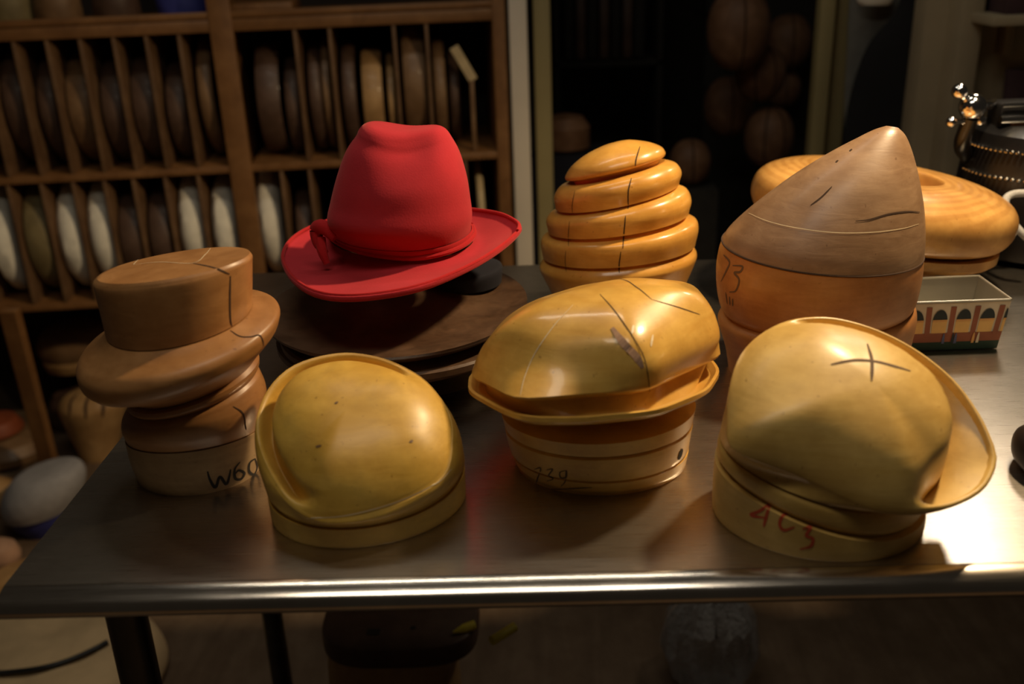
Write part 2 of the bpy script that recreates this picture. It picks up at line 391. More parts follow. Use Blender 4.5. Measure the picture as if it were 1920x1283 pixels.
# ------------------------------------------------------------------ top-hat block (front left)
Y = 0.20
hb = thing('hat_block', 'worn brown wooden top hat block with flared brim, marked W60', 'hat block', (0.105, Y, ZT), 'wooden hat blocks on the steel table')
def scl(ring, s, dz=0, dx=0, dy=0):
    c = ring.mean(axis=0); return c + (ring - c) * s + np.array([dx, dy, dz])
def zfix(r, z=ZT):                      # rest a ring flat on the table
    r = r.copy(); r[:, 2] = z; return r
b0 = zfix(er((264, 888), (490, 884), Y, 0.87)); b1 = er((241, 814), (494, 798), Y, 0.86, -5)
base = mesh('base_block', *loft(keys([b0, er((250, 850), (494, 842), Y, 0.87), b1], 4)), M['tanbase'], hb)
B9 = 8
rr = keys([(scl(b1, 0.985, 0.001), 'c'), er((236, 790), (497, 765), Y, 0.92, -2), er((237, 772), (495, 735), Y, 0.95), (er((244, 757), (484, 708), Y, 0.95, 3), 'c'),
           (er((252, 752), (478, 703), Y, 0.94, 3), 'c'), er((246, 745), (483, 692), Y, 0.95, 4), (er((248, 738), (483, 682), Y, 0.95, 4), 'c'),
           (er((256, 733), (476, 676), Y, 0.92, 5), 'c'), (er((246, 722), (484, 664), Y, 0.94, 6), 'c'), (er((180, 706), (508, 634), Y, 0.97, 5), 'c'), er((166, 694), (516, 623), Y, 0.98, 5),
           er((159, 678), (520, 610), Y, 0.99, 5), er((157, 664), (521, 600), Y, 0.99, 5), er((163, 650), (516, 592), Y, 0.98, 5), er((176, 641), (504, 588), Y, 0.97, 5), er((192, 630), (486, 586), Y, 0.96, 5),
           (er((206, 612), (470, 584), Y, 0.95, 5), 'c')], 5)
body = mesh('brim', *loft(rr), M['brown'], hb)
rr = keys([(er((206, 610), (469, 582), Y, 0.96, 5), 'c'), er((196, 570), (470, 545), Y, 0.92, 2), er((184, 530), (470, 497), Y, 0.86, -2), er((183, 520), (470, 486), Y, 0.83, -3),
           (er((190, 513), (465, 479), Y, 0.83, -3))], 5)
inner = [ell(rr[-1].mean(axis=0) + np.array([0, 0, 0.0014 * (1 - s)]), (rr[-1][0] - rr[-1].mean(axis=0)) * s, (rr[-1][18] - rr[-1].mean(axis=0)) * s) for s in (0.95, 0.6, 0.2)]
crown = mesh('crown', *loft(rr + inner), M['brown'], hb)
mark(crown, [[(432, 517), (431, 560), (432, 600), (437, 616)], [(362, 494), (400, 502), (430, 514)]], 0.0018, M['seam'], 'split_seam')
mark(crown, [[(250, 497), (300, 492), (362, 494), (385, 478), (395, 466)], [(250, 497), (262, 486), (290, 472)]], 0.0009, M['light_scratch'], 'scratch_line')
for q in ([(432, 620), (450, 631), (470, 632), (486, 629), (493, 640), (494, 650)], [(437, 762), (455, 775), (460, 800), (461, 806)]): mark(body, [q], 0.0014, M['seam'], 'split_seam')
mark(base, [[(389, 884), (394, 900), (404, 914), (412, 894), (424, 908), (430, 892), (432, 880)], [(450, 866), (440, 880), (441, 897), (452, 898), (458, 888), (448, 882), (441, 888)],
            [(478, 860), (468, 868), (467, 884), (476, 890), (482, 876), (478, 860)]], 0.003, M['ink'], 'number_marking', label='hand-inked black marking W60')
mark(base, [[(240, 816), (262, 830), (325, 842), (400, 836), (450, 820), (482, 803)]], 0.0018, M['seam'], 'joint_seam', taper=False)

# ------------------------------------------------------------------ yellow cap block (front centre left)
Y = 0.125
hb = thing('hat_block', 'worn yellow domed cap block with raised rim crescent in front of dark brim boards', 'hat block', (0.292, Y, ZT), 'wooden hat blocks on the steel table')
fp = plane3(at((490, 800), 0.13), at((650, 664), 0.205), at((700, 968), 0.045))
rim = pr([(850, 830), (848, 790), (832, 755), (800, 716), (760, 690), (710, 671), (650, 663), (590, 672), (540, 693), (503, 730), (483, 775), (480, 815), (490, 855), (512, 900), (545, 945), (590, 972), (640, 974), (700, 964), (760, 942), (810, 915), (842, 880)], fp)
nrm = fp[1]; c0 = rim.mean(axis=0)
bz = ell((0.297, 0.125, ZT), rotz(0.30) @ np.array([0.092, 0, 0]), rotz(0.30) @ np.array([0, 0.076, 0]))
tilt = lambda ring, z0, k: np.stack([ring[:, 0], ring[:, 1], z0 + k * (ring[:, 1] - ring[:, 1].min())], 1)
def scl(ring, s, dz=0, dx=0, dy=0):
    c = ring.mean(axis=0); return c + (ring - c) * s + np.array([dx, dy, dz])
g0 = tilt(bz, ZT + 0.020, 0.10)
base = mesh('base_block', *loft(keys([(bz, 'c'), scl(bz, 1.012, 0.004), (scl(g0, 1.015), 'c')], 4)), M['yellow'], hb)
g1 = tilt(scl(bz, 0.985), ZT + 0.0205, 0.10); g2 = tilt(scl(bz, 0.99), ZT + 0.024, 0.11); g3 = tilt(scl(bz, 1.02), ZT + 0.026, 0.12)
mid = 0.5 * g3 + 0.5 * rim; mid = scl(mid, 1.035)
up = scl(0.18 * g3 + 0.82 * rim, 1.03)
lip = c0 + (rim - c0) * 1.0
side = keys([(g1, 'c'), (g2, 'c'), (g3, 'c'), mid, up, lip, c0 + (rim - c0) * 0.985 + nrm * 0.0008], 6)
def polarface(rim, nrm, hfun, rs):
    c = rim.mean(axis=0); out = []
    for r in rs: out.append(c + (rim - c) * r + nrm * np.array([hfun(r, t) for t in TH])[:, None])
    return out
def sst(a, b, x): x = min(1, max(0, (x - a) / (b - a))); return x * x * (3 - 2 * x)
def h2(r, t):
    d = math.degrees(t) % 360; gw = sst(35, 85, d) * (1 - sst(228, 258, d))        # crescent gutter at the back and left
    dome = 0.036 * (1 - r ** (2.2 * gw + 3.2 * (1 - gw)))
    wall = 0.023 * sst(0.80, 0.86, r) * (1 - sst(0.86, 0.985, r))
    return dome * (1 - 0.35 * gw * sst(0.75, 0.87, r)) - gw * wall
fr = polarface(rim, nrm, h2, [0.962, 0.945, 0.93, 0.915, 0.90, 0.885, 0.87, 0.86, 0.85, 0.84, 0.83, 0.82, 0.81, 0.80, 0.78, 0.74, 0.66, 0.55, 0.42, 0.28, 0.14, 0.05])
crown = mesh('crown', *loft(side + fr, True, True), M['yellow'], hb, True, 50)
mark(crown, [[(533, 980), (556, 988), (555, 1008), (557, 1030)]], 0.0015, M['seam'], 'split_seam')
mark(crown, [[(575, 972), (640, 968), (700, 955), (760, 935), (820, 905), (846, 880)]], 0.0012, M['light_scratch'], 'rim_edge_wear')
for q in ([(592, 838), (603, 836)], [(768, 830), (774, 826)], [(628, 757), (634, 754)]): mark(crown, [q], 0.0022, M['fl_mid'], 'dark_nick')

# ------------------------------------------------------------------ panelled cap block (front centre)
Y = 0.195
hb = thing('hat_block', 'glossy honey-coloured panelled cap block with angular ledge, marked 739', 'hat block', (0.525, Y, ZT), 'wooden hat blocks on the steel table')
b0 = zfix(er((970, 872), (1284, 866), Y, 0.80)); b1 = er((957, 838), (1290, 828), Y, 0.82)
base = mesh('base_block', *loft(keys([(b0, 'c'), scl(b0, 1.01, 0.003), er((964, 856), (1287, 850), Y, 0.82), (er((958, 842), (1290, 834), Y, 0.82), 'c'), (er((961, 841), (1288, 832), Y, 0.81), 'c'), (er((956, 838), (1290, 829), Y, 0.82), 'c'),
      er((950, 815), (1295, 800), Y, 0.83), (er((947, 800), (1298, 785), Y, 0.83), 'c'), (er((951, 797), (1294, 782), Y, 0.82), 'c'), (er((946, 793), (1298, 779), Y, 0.83), 'c'), er((940, 770), (1303, 752), Y, 0.84)], 4)), M['honey'], hb)
lp = plane3(at((878, 728), Y), at((1350, 706), Y), at((1090, 785), Y - 0.105))
lpx = [(1352, 700), (1328, 738), (1234, 776), (1092, 790), (985, 790), (940, 774), (877, 738), (880, 705), (960, 672), (1090, 655), (1230, 652), (1330, 672)]
def lpr(px, pl, s): 
    r = pr(px, pl, False); 
    for _ in range(s): r = (np.roll(r, 1, 0) + r * 2 + np.roll(r, -1, 0)) / 4
    return r
led = lpr(lpx, lp, 2); ln = lp[1]; lc = led.mean(axis=0)
ledge = mesh('ledge', *loft([lc + (led - lc) * 0.80 - ln * 0.012, lc + (led - lc) * 0.93 - ln * 0.007, led - ln * 0.001, led + ln * 0.003, lc + (led - lc) * 0.975 + ln * 0.0035, lc + (led - lc) * 0.93 - ln * 0.001, lc + (led - lc) * 0.80 - ln * 0.003]), M['honey'], hb, True, 30)
cp = plane3(at((884, 706), Y), at((1353, 678), Y), at((1090, 750), Y - 0.105))
cpx = [(1354, 672), (1215, 737), (968, 757), (883, 712), (896, 672), (1010, 630), (1180, 610), (1320, 622)]
cr = lpr(cpx, cp, 1); cn = cp[1]; cc = cr.mean(axis=0)
topc = at((1160, 560), Y + 0.01); 
apex = at((1162, 534), Y + 0.03)
hA = float(np.dot(apex - cc, cn)) * 1.03
lev = [(0.30, [(1353, 634), (1209, 690), (998, 691), (893, 669), (925, 622), (1015, 582), (1180, 562), (1322, 578)]),
       (0.58, [(1341, 588), (1191, 639), (1021, 636), (923, 627), (955, 590), (1050, 552), (1185, 536), (1312, 548)]),
       (0.80, [(1316, 556), (1168, 592), (1052, 591), (971, 588), (1003, 562), (1085, 536), (1188, 522), (1294, 530)]),
       (0.93, [(1268, 541), (1152, 561), (1084, 561), (1032, 558), (1056, 548), (1120, 530), (1190, 520), (1256, 526)])]
kr = [cc + (cr - cc) * 1.0 + cn * 0.004]
for h, px_ in lev: kr.append(lpr(px_, (cc + cn * hA * h, cn), 1 if h < 0.7 else 3))
tc = kr[-1].mean(axis=0); kr += [tc + (kr[-1] - tc) * 0.5 + cn * hA * 0.055, tc + (kr[-1] - tc) * 0.12 + cn * hA * 0.07]
rings = [lc + (led - lc) * 0.86 - ln * 0.002, cc + (cr - cc) * 0.90 - cn * 0.004, cc + (cr - cc) * 0.985 + cn * 0.001]
crown = mesh('crown', *loft(rings + list(crom(np.array(kr), False, 5))), M['honey'], hb, True, 33)
mark(crown, [[(1060, 545), (1100, 533), (1163, 524), (1195, 540), (1222, 562)]], 0.0011, M['seam'], 'panel_seam')
mark(crown, [[(1125, 552), (1150, 580), (1180, 622), (1205, 665), (1214, 700), (1218, 735)], [(1222, 562), (1270, 576), (1312, 590)]], 0.0010, M['seam'], 'panel_seam')
mark(crown, [[(1075, 572), (1040, 610), (1005, 660), (985, 705), (975, 745)]], 0.0010, M['light_scratch'], 'panel_seam')
mark(crown, [[(1148, 615), (1170, 645), (1192, 668), (1205, 690)]], 0.007, M['pink'], 'bare_patch')
mark(crown, [[(1188, 610), (1185, 626)], [(1224, 628), (1220, 650)]], 0.0022, M['light_scratch'], 'scratch_line')
mark(base, [[(1002, 880), (1014, 878), (1008, 898), (1006, 906)], [(1025, 881), (1036, 880), (1029, 892), (1037, 898), (1026, 902)], [(1060, 882), (1050, 886), (1052, 896), (1062, 894), (1062, 882), (1060, 902), (1052, 912)],
            [(1000, 912), (1040, 917), (1110, 914)]], 0.0014, M['inkbrown'], 'number_marking', label='hand-inked marking 739')
mark(base, [[(1278, 842), (1273, 862)]], 0.008, M['ink'], 'screw_hole')

# ------------------------------------------------------------------ side-gutter block (front right)
hb = thing('hat_block', 'pale wooden block with deep side gutter and pencilled cross, marked 403', 'hat block', (0.715, 0.09, ZT), 'wooden hat blocks on the steel table')
fp = plane3(at((1367, 760), 0.075), at((1530, 598), 0.165), at((1560, 925), 0.012))
rim = pr([(1868, 868), (1858, 825), (1830, 770), (1785, 712), (1720, 660), (1650, 623), (1580, 601), (1525, 596), (1470, 605), (1420, 632), (1385, 672), (1367, 730), (1364, 790), (1368, 838), (1420, 866), (1500, 896), (1580, 936), (1650, 962), (1720, 966), (1790, 950), (1845, 918)], fp)
nrm = fp[1]; c0 = rim.mean(axis=0)
ang = math.radians(-14)
bc = np.array([0.712, 0.088, ZT])
ux = np.array([math.cos(ang), math.sin(ang), 0]); uy = np.array([-math.sin(ang), math.cos(ang), 0])
bz = ell(bc, ux * 0.092, uy * 0.078)
al = lambda ring: (ring - bc) @ ux
def tilt2(ring, z0, k, kx): return np.stack([ring[:, 0], ring[:, 1], z0 + k * (ring[:, 1] - bc[1]) + kx * al(ring)], 1)
def zs(ring, za, zb, zc):      # height: za at left, dipping s-wise to zb at right; zc adds to the back
    s = np.clip((al(ring) + 0.092) / 0.184, 0, 1); s = s * s * (3 - 2 * s)
    return np.stack([ring[:, 0], ring[:, 1], ZT + za + (zb - za) * s + zc * np.clip((ring[:, 1] - bc[1]) / 0.08, -1, 1)], 1)
base = mesh('base_block', *loft(keys([(bz, 'c'), scl(bz, 1.012, 0.003), zs(scl(bz, 1.015), 0.025, 0.012, 0.004), (zs(scl(bz, 1.008), 0.050, 0.020, 0.006), 'c'), zs(scl(bz, 0.95), 0.050, 0.020, 0.006)], 4)), M['pale'], hb)
v0 = zs(scl(bz, 0.93), 0.0505, 0.0205, 0.006)
band = mesh('band', *loft(keys([(v0, 'c'), (zs(scl(bz, 0.955), 0.054, 0.024, 0.006), 'c'), zs(scl(bz, 0.985), 0.057, 0.027, 0.006), zs(scl(bz, 0.985), 0.066, 0.040, 0.006), (zs(scl(bz, 0.965), 0.070, 0.045, 0.006), 'c'), zs(scl(bz, 0.93), 0.070, 0.046, 0.006)], 4)), M['pale'], hb)
w0 = zs(scl(bz, 0.93), 0.0705, 0.0465, 0.006); w1 = zs(scl(bz, 0.985), 0.074, 0.049, 0.006); w2 = zs(scl(bz, 1.02), 0.080, 0.056, 0.006)
w1 = zs(scl(bz, 0.97), 0.073, 0.048, 0.006)
side = keys([(w0, 'c'), (w1, 'c'), 0.70 * w1 + 0.30 * rim, 0.35 * w1 + 0.65 * rim, 0.08 * w1 + 0.92 * rim, rim, c0 + (rim - c0) * 0.992 + nrm * 0.0025], 5)
def h4(r, t):
    d = (math.degrees(t) + 180) % 360 - 180
    g = sst(-80, -50, d) * (1 - sst(85, 135, d))
    ri = float(np.interp(d, [-80, -50, -25, 0, 45, 80, 130], [0.92, 0.80, 0.72, 0.74, 0.79, 0.84, 0.93]))
    D = float(np.interp(d, [-80, -40, 0, 45, 90, 130], [0.01, 0.050, 0.050, 0.042, 0.030, 0.010]))
    H = 0.044
    wd = float(np.interp(d, [-60, -20, 20, 90], [0.18, 0.16, 0.08, 0.07]))
    plainh = H * max(0.0, 1 - r ** 2.6) ** 0.75
    gut = H * (1 - r ** 2.0) * (1 - sst(ri - 0.04, ri + 0.05, r)) - D * sst(ri - wd, ri + 0.06, r) * (1 - sst(0.86, 0.965, r))
    lipb = 0.0030 * g * (1 - sst(0.955, 0.975, r)) * 0 + 0.0028 * g * sst(0.955, 0.97, r)
    return plainh * (1 - g) + gut * g + lipb
fr = polarface(rim, nrm, h4, [0.984, 0.975, 0.967, 0.96, 0.945, 0.93, 0.915, 0.90, 0.885, 0.87, 0.855, 0.84, 0.825, 0.81, 0.795, 0.78, 0.76, 0.74, 0.72, 0.69, 0.66, 0.63, 0.60, 0.56, 0.52, 0.47, 0.41, 0.33, 0.24, 0.12, 0.04])
crown = mesh('crown', *loft(side + fr), M['pale'], hb, True, 75)
mark(crown, [[(1558, 684), (1600, 676), (1640, 678), (1680, 688), (1707, 696)], [(1626, 645), (1634, 672), (1635, 695), (1634, 715)]], 0.0030, M['inkbrown'], 'cross_marking', label='pencilled brown cross')
mark(base, [[(1444, 944), (1425, 958), (1408, 966), (1440, 972)], [(1444, 944), (1437, 968), (1432, 988)], [(1490, 966), (1470, 966), (1462, 982), (1470, 994), (1490, 988)], [(1505, 992), (1520, 988), (1512, 1004), (1524, 1010), (1520, 1024), (1500, 1030)]], 0.0027, M['inkred'], 'number_marking', label='red crayon number 403')

# ------------------------------------------------------------------ beehive block
Y = 0.60
hb = thing('hat_block', 'glossy amber beehive-shaped block carved in stacked tilted coils', 'hat block', (0.585, Y, ZT), 'wooden hat blocks on the steel table')
def coil(Lt, Rt, Lm, Rm, Lb, Rb, bulge=1.0):
    t = er(Lt, Rt, Y, 0.95, -3); m = er(Lm, Rm, Y, 0.97, -3); b = er(Lb, Rb, Y, 0.95, -3)
    return t, m, b
rings = []
zb = onz((1160, 585), ZT)
foot = zfix(er((1052, 585), (1262, 585), Y, 0.95)); foot[:, 1] += 0
T_ = -4
co = [((1020, 487), (1300, 461)), ((1031, 440), (1287, 404)), ((1046, 397), (1268, 346)), ((1064, 345), (1246, 299))]      # where each coil tucks in under the next
seq = [(foot, 'c'), er((1040, 560), (1275, 548), Y, 0.95), er((1016, 514), (1301, 488), Y, 0.96, T_), er((1012, 500), (1305, 472), Y, 0.96, T_), (er(*co[0], Y, 0.95, T_), 'c')]
md = [[((1017, 477), (1303, 449)), ((1014, 458), (1308, 425)), ((1018, 446), (1304, 409))], [((1027, 430), (1291, 391)), ((1024, 414), (1295, 372)), ((1032, 402), (1287, 353))], [((1041, 387), (1273, 337)), ((1039, 370), (1277, 321)), ((1048, 353), (1267, 305))]]
for k in range(3):
    bt = er(*md[k][0], Y, 0.96, T_)
    seq += [(scl(er(*co[k], Y, 0.95, T_), 0.93, 0.002), 'c'), (scl(bt, 0.955, -0.003), 'c'), (scl(bt, 0.995, -0.0035), 'c'), bt, er(*md[k][1], Y, 0.96, T_ - k), er(*md[k][2], Y, 0.955, T_ - k), (er(*co[k + 1], Y, 0.94, T_ - k), 'c')]
seq += [(er((1078, 346), (1234, 306), Y, 0.90, -8), 'c'), (er((1076, 340), (1236, 298), Y, 0.90, -8), 'c'), (er((1061, 338), (1246, 291), Y, 0.93, -8), 'c'), er((1060, 331), (1247, 285), Y, 0.94, -8), er((1071, 313), (1240, 275), Y, 0.93, -8), er((1096, 292), (1220, 267), Y, 0.92, -8), er((1130, 274), (1196, 263), Y, 0.9, -8), er((1155, 266), (1180, 262), Y, 0.9, -8)]
hive = mesh('coiled_body', *loft(keys(seq, 4)), M['amber'], hb, True, 40)
mark(hive, [[(1200, 275), (1193, 298), (1191, 312)], [(1184, 334), (1178, 360), (1178, 392)], [(1173, 405), (1170, 435), (1168, 466)], [(1164, 472), (1161, 495), (1161, 512)]], 0.0016, M['seam'], 'joint_seam')
mark(hive, [[(1078, 358), (1073, 385), (1074, 402)], [(1068, 415), (1066, 440), (1066, 462)], [(1061, 470), (1060, 490), (1062, 510)]], 0.0010, M['seam'], 'joint_seam')

# ------------------------------------------------------------------ pointed cone block
Y = 0.41
hb = thing('hat_block', 'grey-brown pointed cone hat block with split lines, marked 73', 'hat block', (0.80, Y, ZT), 'wooden hat blocks on the steel table')
foot = zfix(er((1368, 690), (1690, 690), Y, 0.9))
base = mesh('base_block', *loft(keys([(foot, 'c'), er((1362, 655), (1698, 640), Y, 0.9), er((1350, 615), (1709, 590), Y, 0.9), er((1349, 600), (1709, 566), Y, 0.9), (er((1362, 590), (1698, 556), Y, 0.88), 'c'), er((1400, 590), (1660, 570), Y, 0.86)], 4)), M['conelow'], hb)
j = er((1356, 458), (1722, 466), Y, 0.93, 1)
low = mesh('lower_body', *loft(keys([(er((1412, 602), (1640, 602), Y, 0.8), 'c'), er((1362, 590), (1682, 588), Y, 0.88), er((1348, 560), (1706, 556), Y, 0.91), er((1345, 515), (1716, 520), Y, 0.93, 0), er((1349, 482), (1721, 488), Y, 0.93, 1), (j, 'c')], 5)), M['conelow'], hb)
top = mesh('cone_top', *loft(keys([(j, 'c'), er((1372, 435), (1725, 443), Y, 0.93, 0), er((1410, 397), (1726, 412), Y, 0.93, -2), er((1455, 358), (1724, 376), Y, 0.92, -5), er((1500, 323), (1718, 335), Y, 0.9, -8), er((1560, 285), (1711, 298), Y, 0.88, -9), er((1610, 258), (1703, 270), Y, 0.88, -10), er((1640, 243), (1695, 252), Y, 0.88, -10), er((1662, 236), (1684, 240), Y, 0.88, -10)], 5)), M['cone'], hb, True, 50)
mark(top, [[(1604, 415), (1630, 412), (1665, 402), (1700, 397), (1724, 398)], [(1520, 385), (1540, 370), (1560, 350)]], 0.0016, M['seam'], 'split_line')
mark(top, [[(1404, 400), (1440, 415), (1490, 427), (1560, 436), (1630, 436), (1690, 429), (1722, 420)]], 0.0009, M['light_scratch'], 'lathe_line')
mark(top, [[(1594, 281), (1597, 282)], [(1568, 302), (1571, 303)]], 0.0035, M['seam'], 'nail_hole')
mesh('joint_seam', *tubegeo(j[::2], 0.0011, 6, True, 2), M['seam'], low)
mark(low, [[(1357, 478), (1368, 492), (1362, 508), (1352, 528)], [(1374, 498), (1392, 500), (1388, 510), (1377, 512), (1386, 525), (1380, 545), (1368, 548)], [(1361, 548), (1364, 570)], [(1368, 556), (1369, 572)], [(1374, 560), (1374, 574)]], 0.0026, M['inkbrown'], 'number_marking', label='hand-inked brown marking 73')

# ------------------------------------------------------------------ ring-shaped block
Y = 0.70
rb = thing('hat_block', 'glossy round ring-shaped wooden block on a short post behind the pointed cone', 'hat block', (0.955, Y, ZT), 'wooden hat blocks on the steel table')
o1 = er((1414, 352), (1890, 408), Y, 0.88, 0)
oc = o1.mean(axis=0); oz = np.array([0, 0, 1.0])
an = np.cross(o1[0] - oc, o1[18] - oc); an /= np.linalg.norm(an)
pf = [(0.50, -0.036), (0.80, -0.038), (0.93, -0.032), (0.99, -0.016), (1.0, 0.0), (0.98, 0.014), (0.92, 0.026), (0.80, 0.036), (0.66, 0.0415), (0.52, 0.043), (0.43, 0.0425), (0.40, 0.038), (0.39, 0.0), (0.40, -0.03)]
mesh('ring', *loft(list(crom(np.array([oc + (o1 - oc) * s + an * h for s, h in pf]), False, 4)), True, True), M['ringwood'], rb, True, 60)
mesh('under_plate', *loft(keys([(oc + (o1 - oc) * 0.60 - an * 0.062, 'c'), oc + (o1 - oc) * 0.86 - an * 0.060, (oc + (o1 - oc) * 0.93 - an * 0.052, 'c'), oc + (o1 - oc) * 0.93 - an * 0.040], 3)), M['ringwood'], rb)
pc = np.array([oc[0], Y, 0])
V, Fc = loft([ell((oc[0] + 0.01, Y, ZT), (0.078, 0, 0), (0, 0.070, 0)), ell((oc[0] + 0.01, Y, oc[2] - 0.055), (0.072, 0, 0), (0, 0.068, 0))])
mesh('post', V, Fc, M['ringwood'], rb)

# ------------------------------------------------------------------ dark brim flanges and the red hat
Y = 0.46
dk = thing('block_stand', 'black oval stand under the stack of dark brim boards', 'stand', (0.285, Y, ZT), None)
f0 = er((520, 600), (975, 588), Y, 0.9)
fc = f0.mean(axis=0)
st = ell((fc[0], Y, ZT), (0.125, 0, 0), (0, 0.11, 0))
mesh('stand_body', *loft(keys([(st, 'c'), scl(st, 0.9, 0.02), scl(st, 0.95, 0.033), (scl(st, 1.0, 0.0365), 'c')], 4)), M['black'], dk, True, 40)
z = ZT + 0.037
for i, (s, lab) in enumerate(((0.95, 'dark stained oval brim board, lowest of the three under the red hat'), (0.975, 'dark stained oval brim board, middle of the three under the red hat'), (1.0, 'broad dark brown dished brim board directly under the red hat'))):
    a = er((503, 560), (991, 546), Y, 1.08); a = a - a.mean(axis=0); a *= s
    kx = 0.03 if i < 2 else 0.06
    a[:, 2] = 0
    off = np.array([fc[0] + (0.012 if i == 1 else 0), Y + (0.01 if i == 0 else 0), z])
    if i < 2:
        rr = [off + a * 0.96, off + a * 1.0 + [0, 0, 0.002], off + a * 1.0 + [0, 0, 0.009], off + a * 0.98 + [0, 0, 0.011]]; z += 0.0115
        o = mesh('brim_board', *loft(rr), M['dark'], None, True, 30)
    else:
        rr = keys([(off + a * 0.70, 'c'), off + a * 0.88 + [0, 0, 0.006], (off + a * 0.99 + [0, 0, 0.018], 'c'), (off + a * 1.0 + [0, 0, 0.022], 'c'), off + a * 0.90 + [0, 0, 0.019], off + a * 0.75 + [0, 0, 0.016], off + a * 0.58 + [0, 0, 0.018], off + a * 0.45 + [0, 0, 0.022], off + a * 0.3 + [0, 0, 0.024]], 4)
        o = mesh('brim_board', *loft(rr), M['dark'], None, True, 35); ztop = z + 0.025
    tag(o, lab, 'brim board', 'dark brim boards under the red hat')
sp = thing('hat_rest', 'small navy block holding up the red hat at its right', 'block', (fc[0] + 0.03, Y + 0.02, ztop), None)
V, Fc = loft(keys([(ell((fc[0] + 0.082, Y + 0.075, ztop - 0.004), (0.046, 0, 0.0), (0, 0.046, 0)), 'c'), ell((fc[0] + 0.082, Y + 0.075, ztop + 0.012), (0.048, 0, 0.004), (0, 0.048, 0)), ell((fc[0] + 0.082, Y + 0.075, ztop + 0.016), (0.042, 0, 0.004), (0, 0.042, 0))], 4))
mesh('rest_pad', V, Fc, M['navy'], sp)

hat = thing('fedora_hat', 'bright red felt fedora with pinched crown and swept brim', 'hat', (0.285, Y, 0.98))
bp_ = plane3(at((527, 490), Y), at((977, 430), Y + 0.02), at((640, 562), Y - 0.155))
outer = pr([(977, 424), (970, 441), (935, 470), (880, 503), (800, 538), (720, 556), (640, 562), (585, 552), (548, 528), (530, 500), (528, 478), (545, 452), (580, 430), (640, 410), (720, 394), (800, 388), (890, 396), (945, 405)], bp_)
bn = bp_[1]; bc2 = outer.mean(axis=0)
cb = er((606, 440), (886, 436), Y, 0.93); 
# crown foot ring, lying on the brim plane
cbx = pr([(887, 440), (870, 462), (830, 480), (770, 490), (700, 483), (650, 467), (620, 448), (614, 430), (640, 410), (700, 398), (760, 396), (830, 404), (872, 420)], bp_)
cc = cbx.mean(axis=0)
lift = np.array([0.010 * math.cos(t) ** 2 * (1 if math.cos(t) > 0 else 0.6) for t in TH])[:, None]
def brimring(s, dz): 
    r = cbx + (outer - cbx) * s; r[:, 2] += dz * 1.0 + (lift[:, 0] * (s ** 2) - lift[:, 0] * 1.0) * 0.9 + lift[:, 0] * 0.0
    return r
ups = [brimring(0.0, 0.001), brimring(0.25, -0.004), brimring(0.5, -0.004), brimring(0.75, -0.002), brimring(0.93, 0.0), brimring(0.985, 0.003), brimring(1.0, 0.001), brimring(0.99, -0.003), brimring(0.93, -0.005), brimring(0.6, -0.008), brimring(0.2, -0.007), brimring(0.0, -0.003)]
V, Fc = loft(list(crom(np.array(ups), False, 3)), False, False)
brim = mesh('brim', V, Fc, M['red'], hat, True, 60)
# stitched edge
mesh('brim_edge', *tubegeo(np.array([brimring(0.965, 0.0028)[i] for i in range(0, N, 2)]), 0.0022, 8, True, 3), M['redband'], brim)
levels = [((610, 446), (886, 441), 0), ((616, 412), (885, 410), 0), ((622, 372), (881, 368), 0), ((634, 325), (874, 325), 0), ((650, 280), (863, 285), 0), ((668, 250), (850, 256), 0)]
rr = [cbx] 
for (L, Rr_, t) in levels[1:]: rr.append(er(L, Rr_, Y, 0.93, 0, 2.1))
top_c = at((762, 240), Y); zc = at((690, 233), Y)[2]; zr = at((828, 238), Y)[2]
last = rr[-1]; lc2 = last.mean(axis=0)
for s, dz in ((0.94, 0.007), (0.85, 0.0135), (0.72, 0.018), (0.55, 0.020), (0.35, 0.021), (0.15, 0.021)):
    q = lc2 + (last - lc2) * s; q[:, 2] += dz; rr.append(q)
CR = crom(np.array(rr), False, 4)
def dent(P):
    P = P.copy(); u = (P[:, 0] - (lc2[0] + 0.004)) / 0.075; v = (P[:, 1] - lc2[1]) / 0.10
    hgt = np.clip((P[:, 2] - (lc2[2] - 0.055)) / 0.055, 0, 1.3)
    # centre crease running front to back
    P[:, 2] -= 0.014 * np.exp(-(u / 0.6) ** 2) * np.clip(hgt, 0, 1) ** 2 * np.clip((v + 1.15) / 0.6, 0, 1) 
    # front pinch scooped out of the top edge
    w_ = np.exp(-((u - 0.05 - 0.25 * (hgt - 0.5)) / 0.55) ** 2) * np.clip(-v * 1.4, 0, 1)
    P[:, 1] += 0.024 * w_ * np.clip(hgt, 0, 1.2)
    g = np.exp(-((u - 0.8) / 0.35) ** 2 - ((v + 0.5) / 0.5) ** 2) * np.clip(hgt, 0, 1)
    P[:, 0] -= 0.006 * g
    return P
CR = [dent(r) for r in CR]
crown = mesh('crown', *loft(CR, False, True), M['red'], hat, True, 70)
def hug(lv, out): 
    k = lv * 4; r = CR[int(k)] * (1 - (k % 1)) + CR[int(k) + 1] * (k % 1); c = r.mean(axis=0); return c + (r - c) * (1 + out)
b1 = [hug(0.05, 0.012), hug(0.12, 0.026), hug(0.36, 0.026), hug(0.42, 0.010)]
band = mesh('hat_band', *loft(b1, False, False), M['redband'], hat, True, 60)
fold = []
for i in range(0, N):
    k = 0.24 + 0.10 * math.sin(TH[i] - 0.8); kk = k * 4
    p = CR[int(kk)][i] * (1 - kk % 1) + CR[int(kk) + 1][i] * (kk % 1); c = CR[int(kk)].mean(axis=0); fold.append(c + (p - c) * 1.030)
mesh('fold', *tubegeo(np.array(fold[::2]), 0.0032, 8, True, 3), M['redband'], band)
kp = at((603, 436), Y - 0.02)
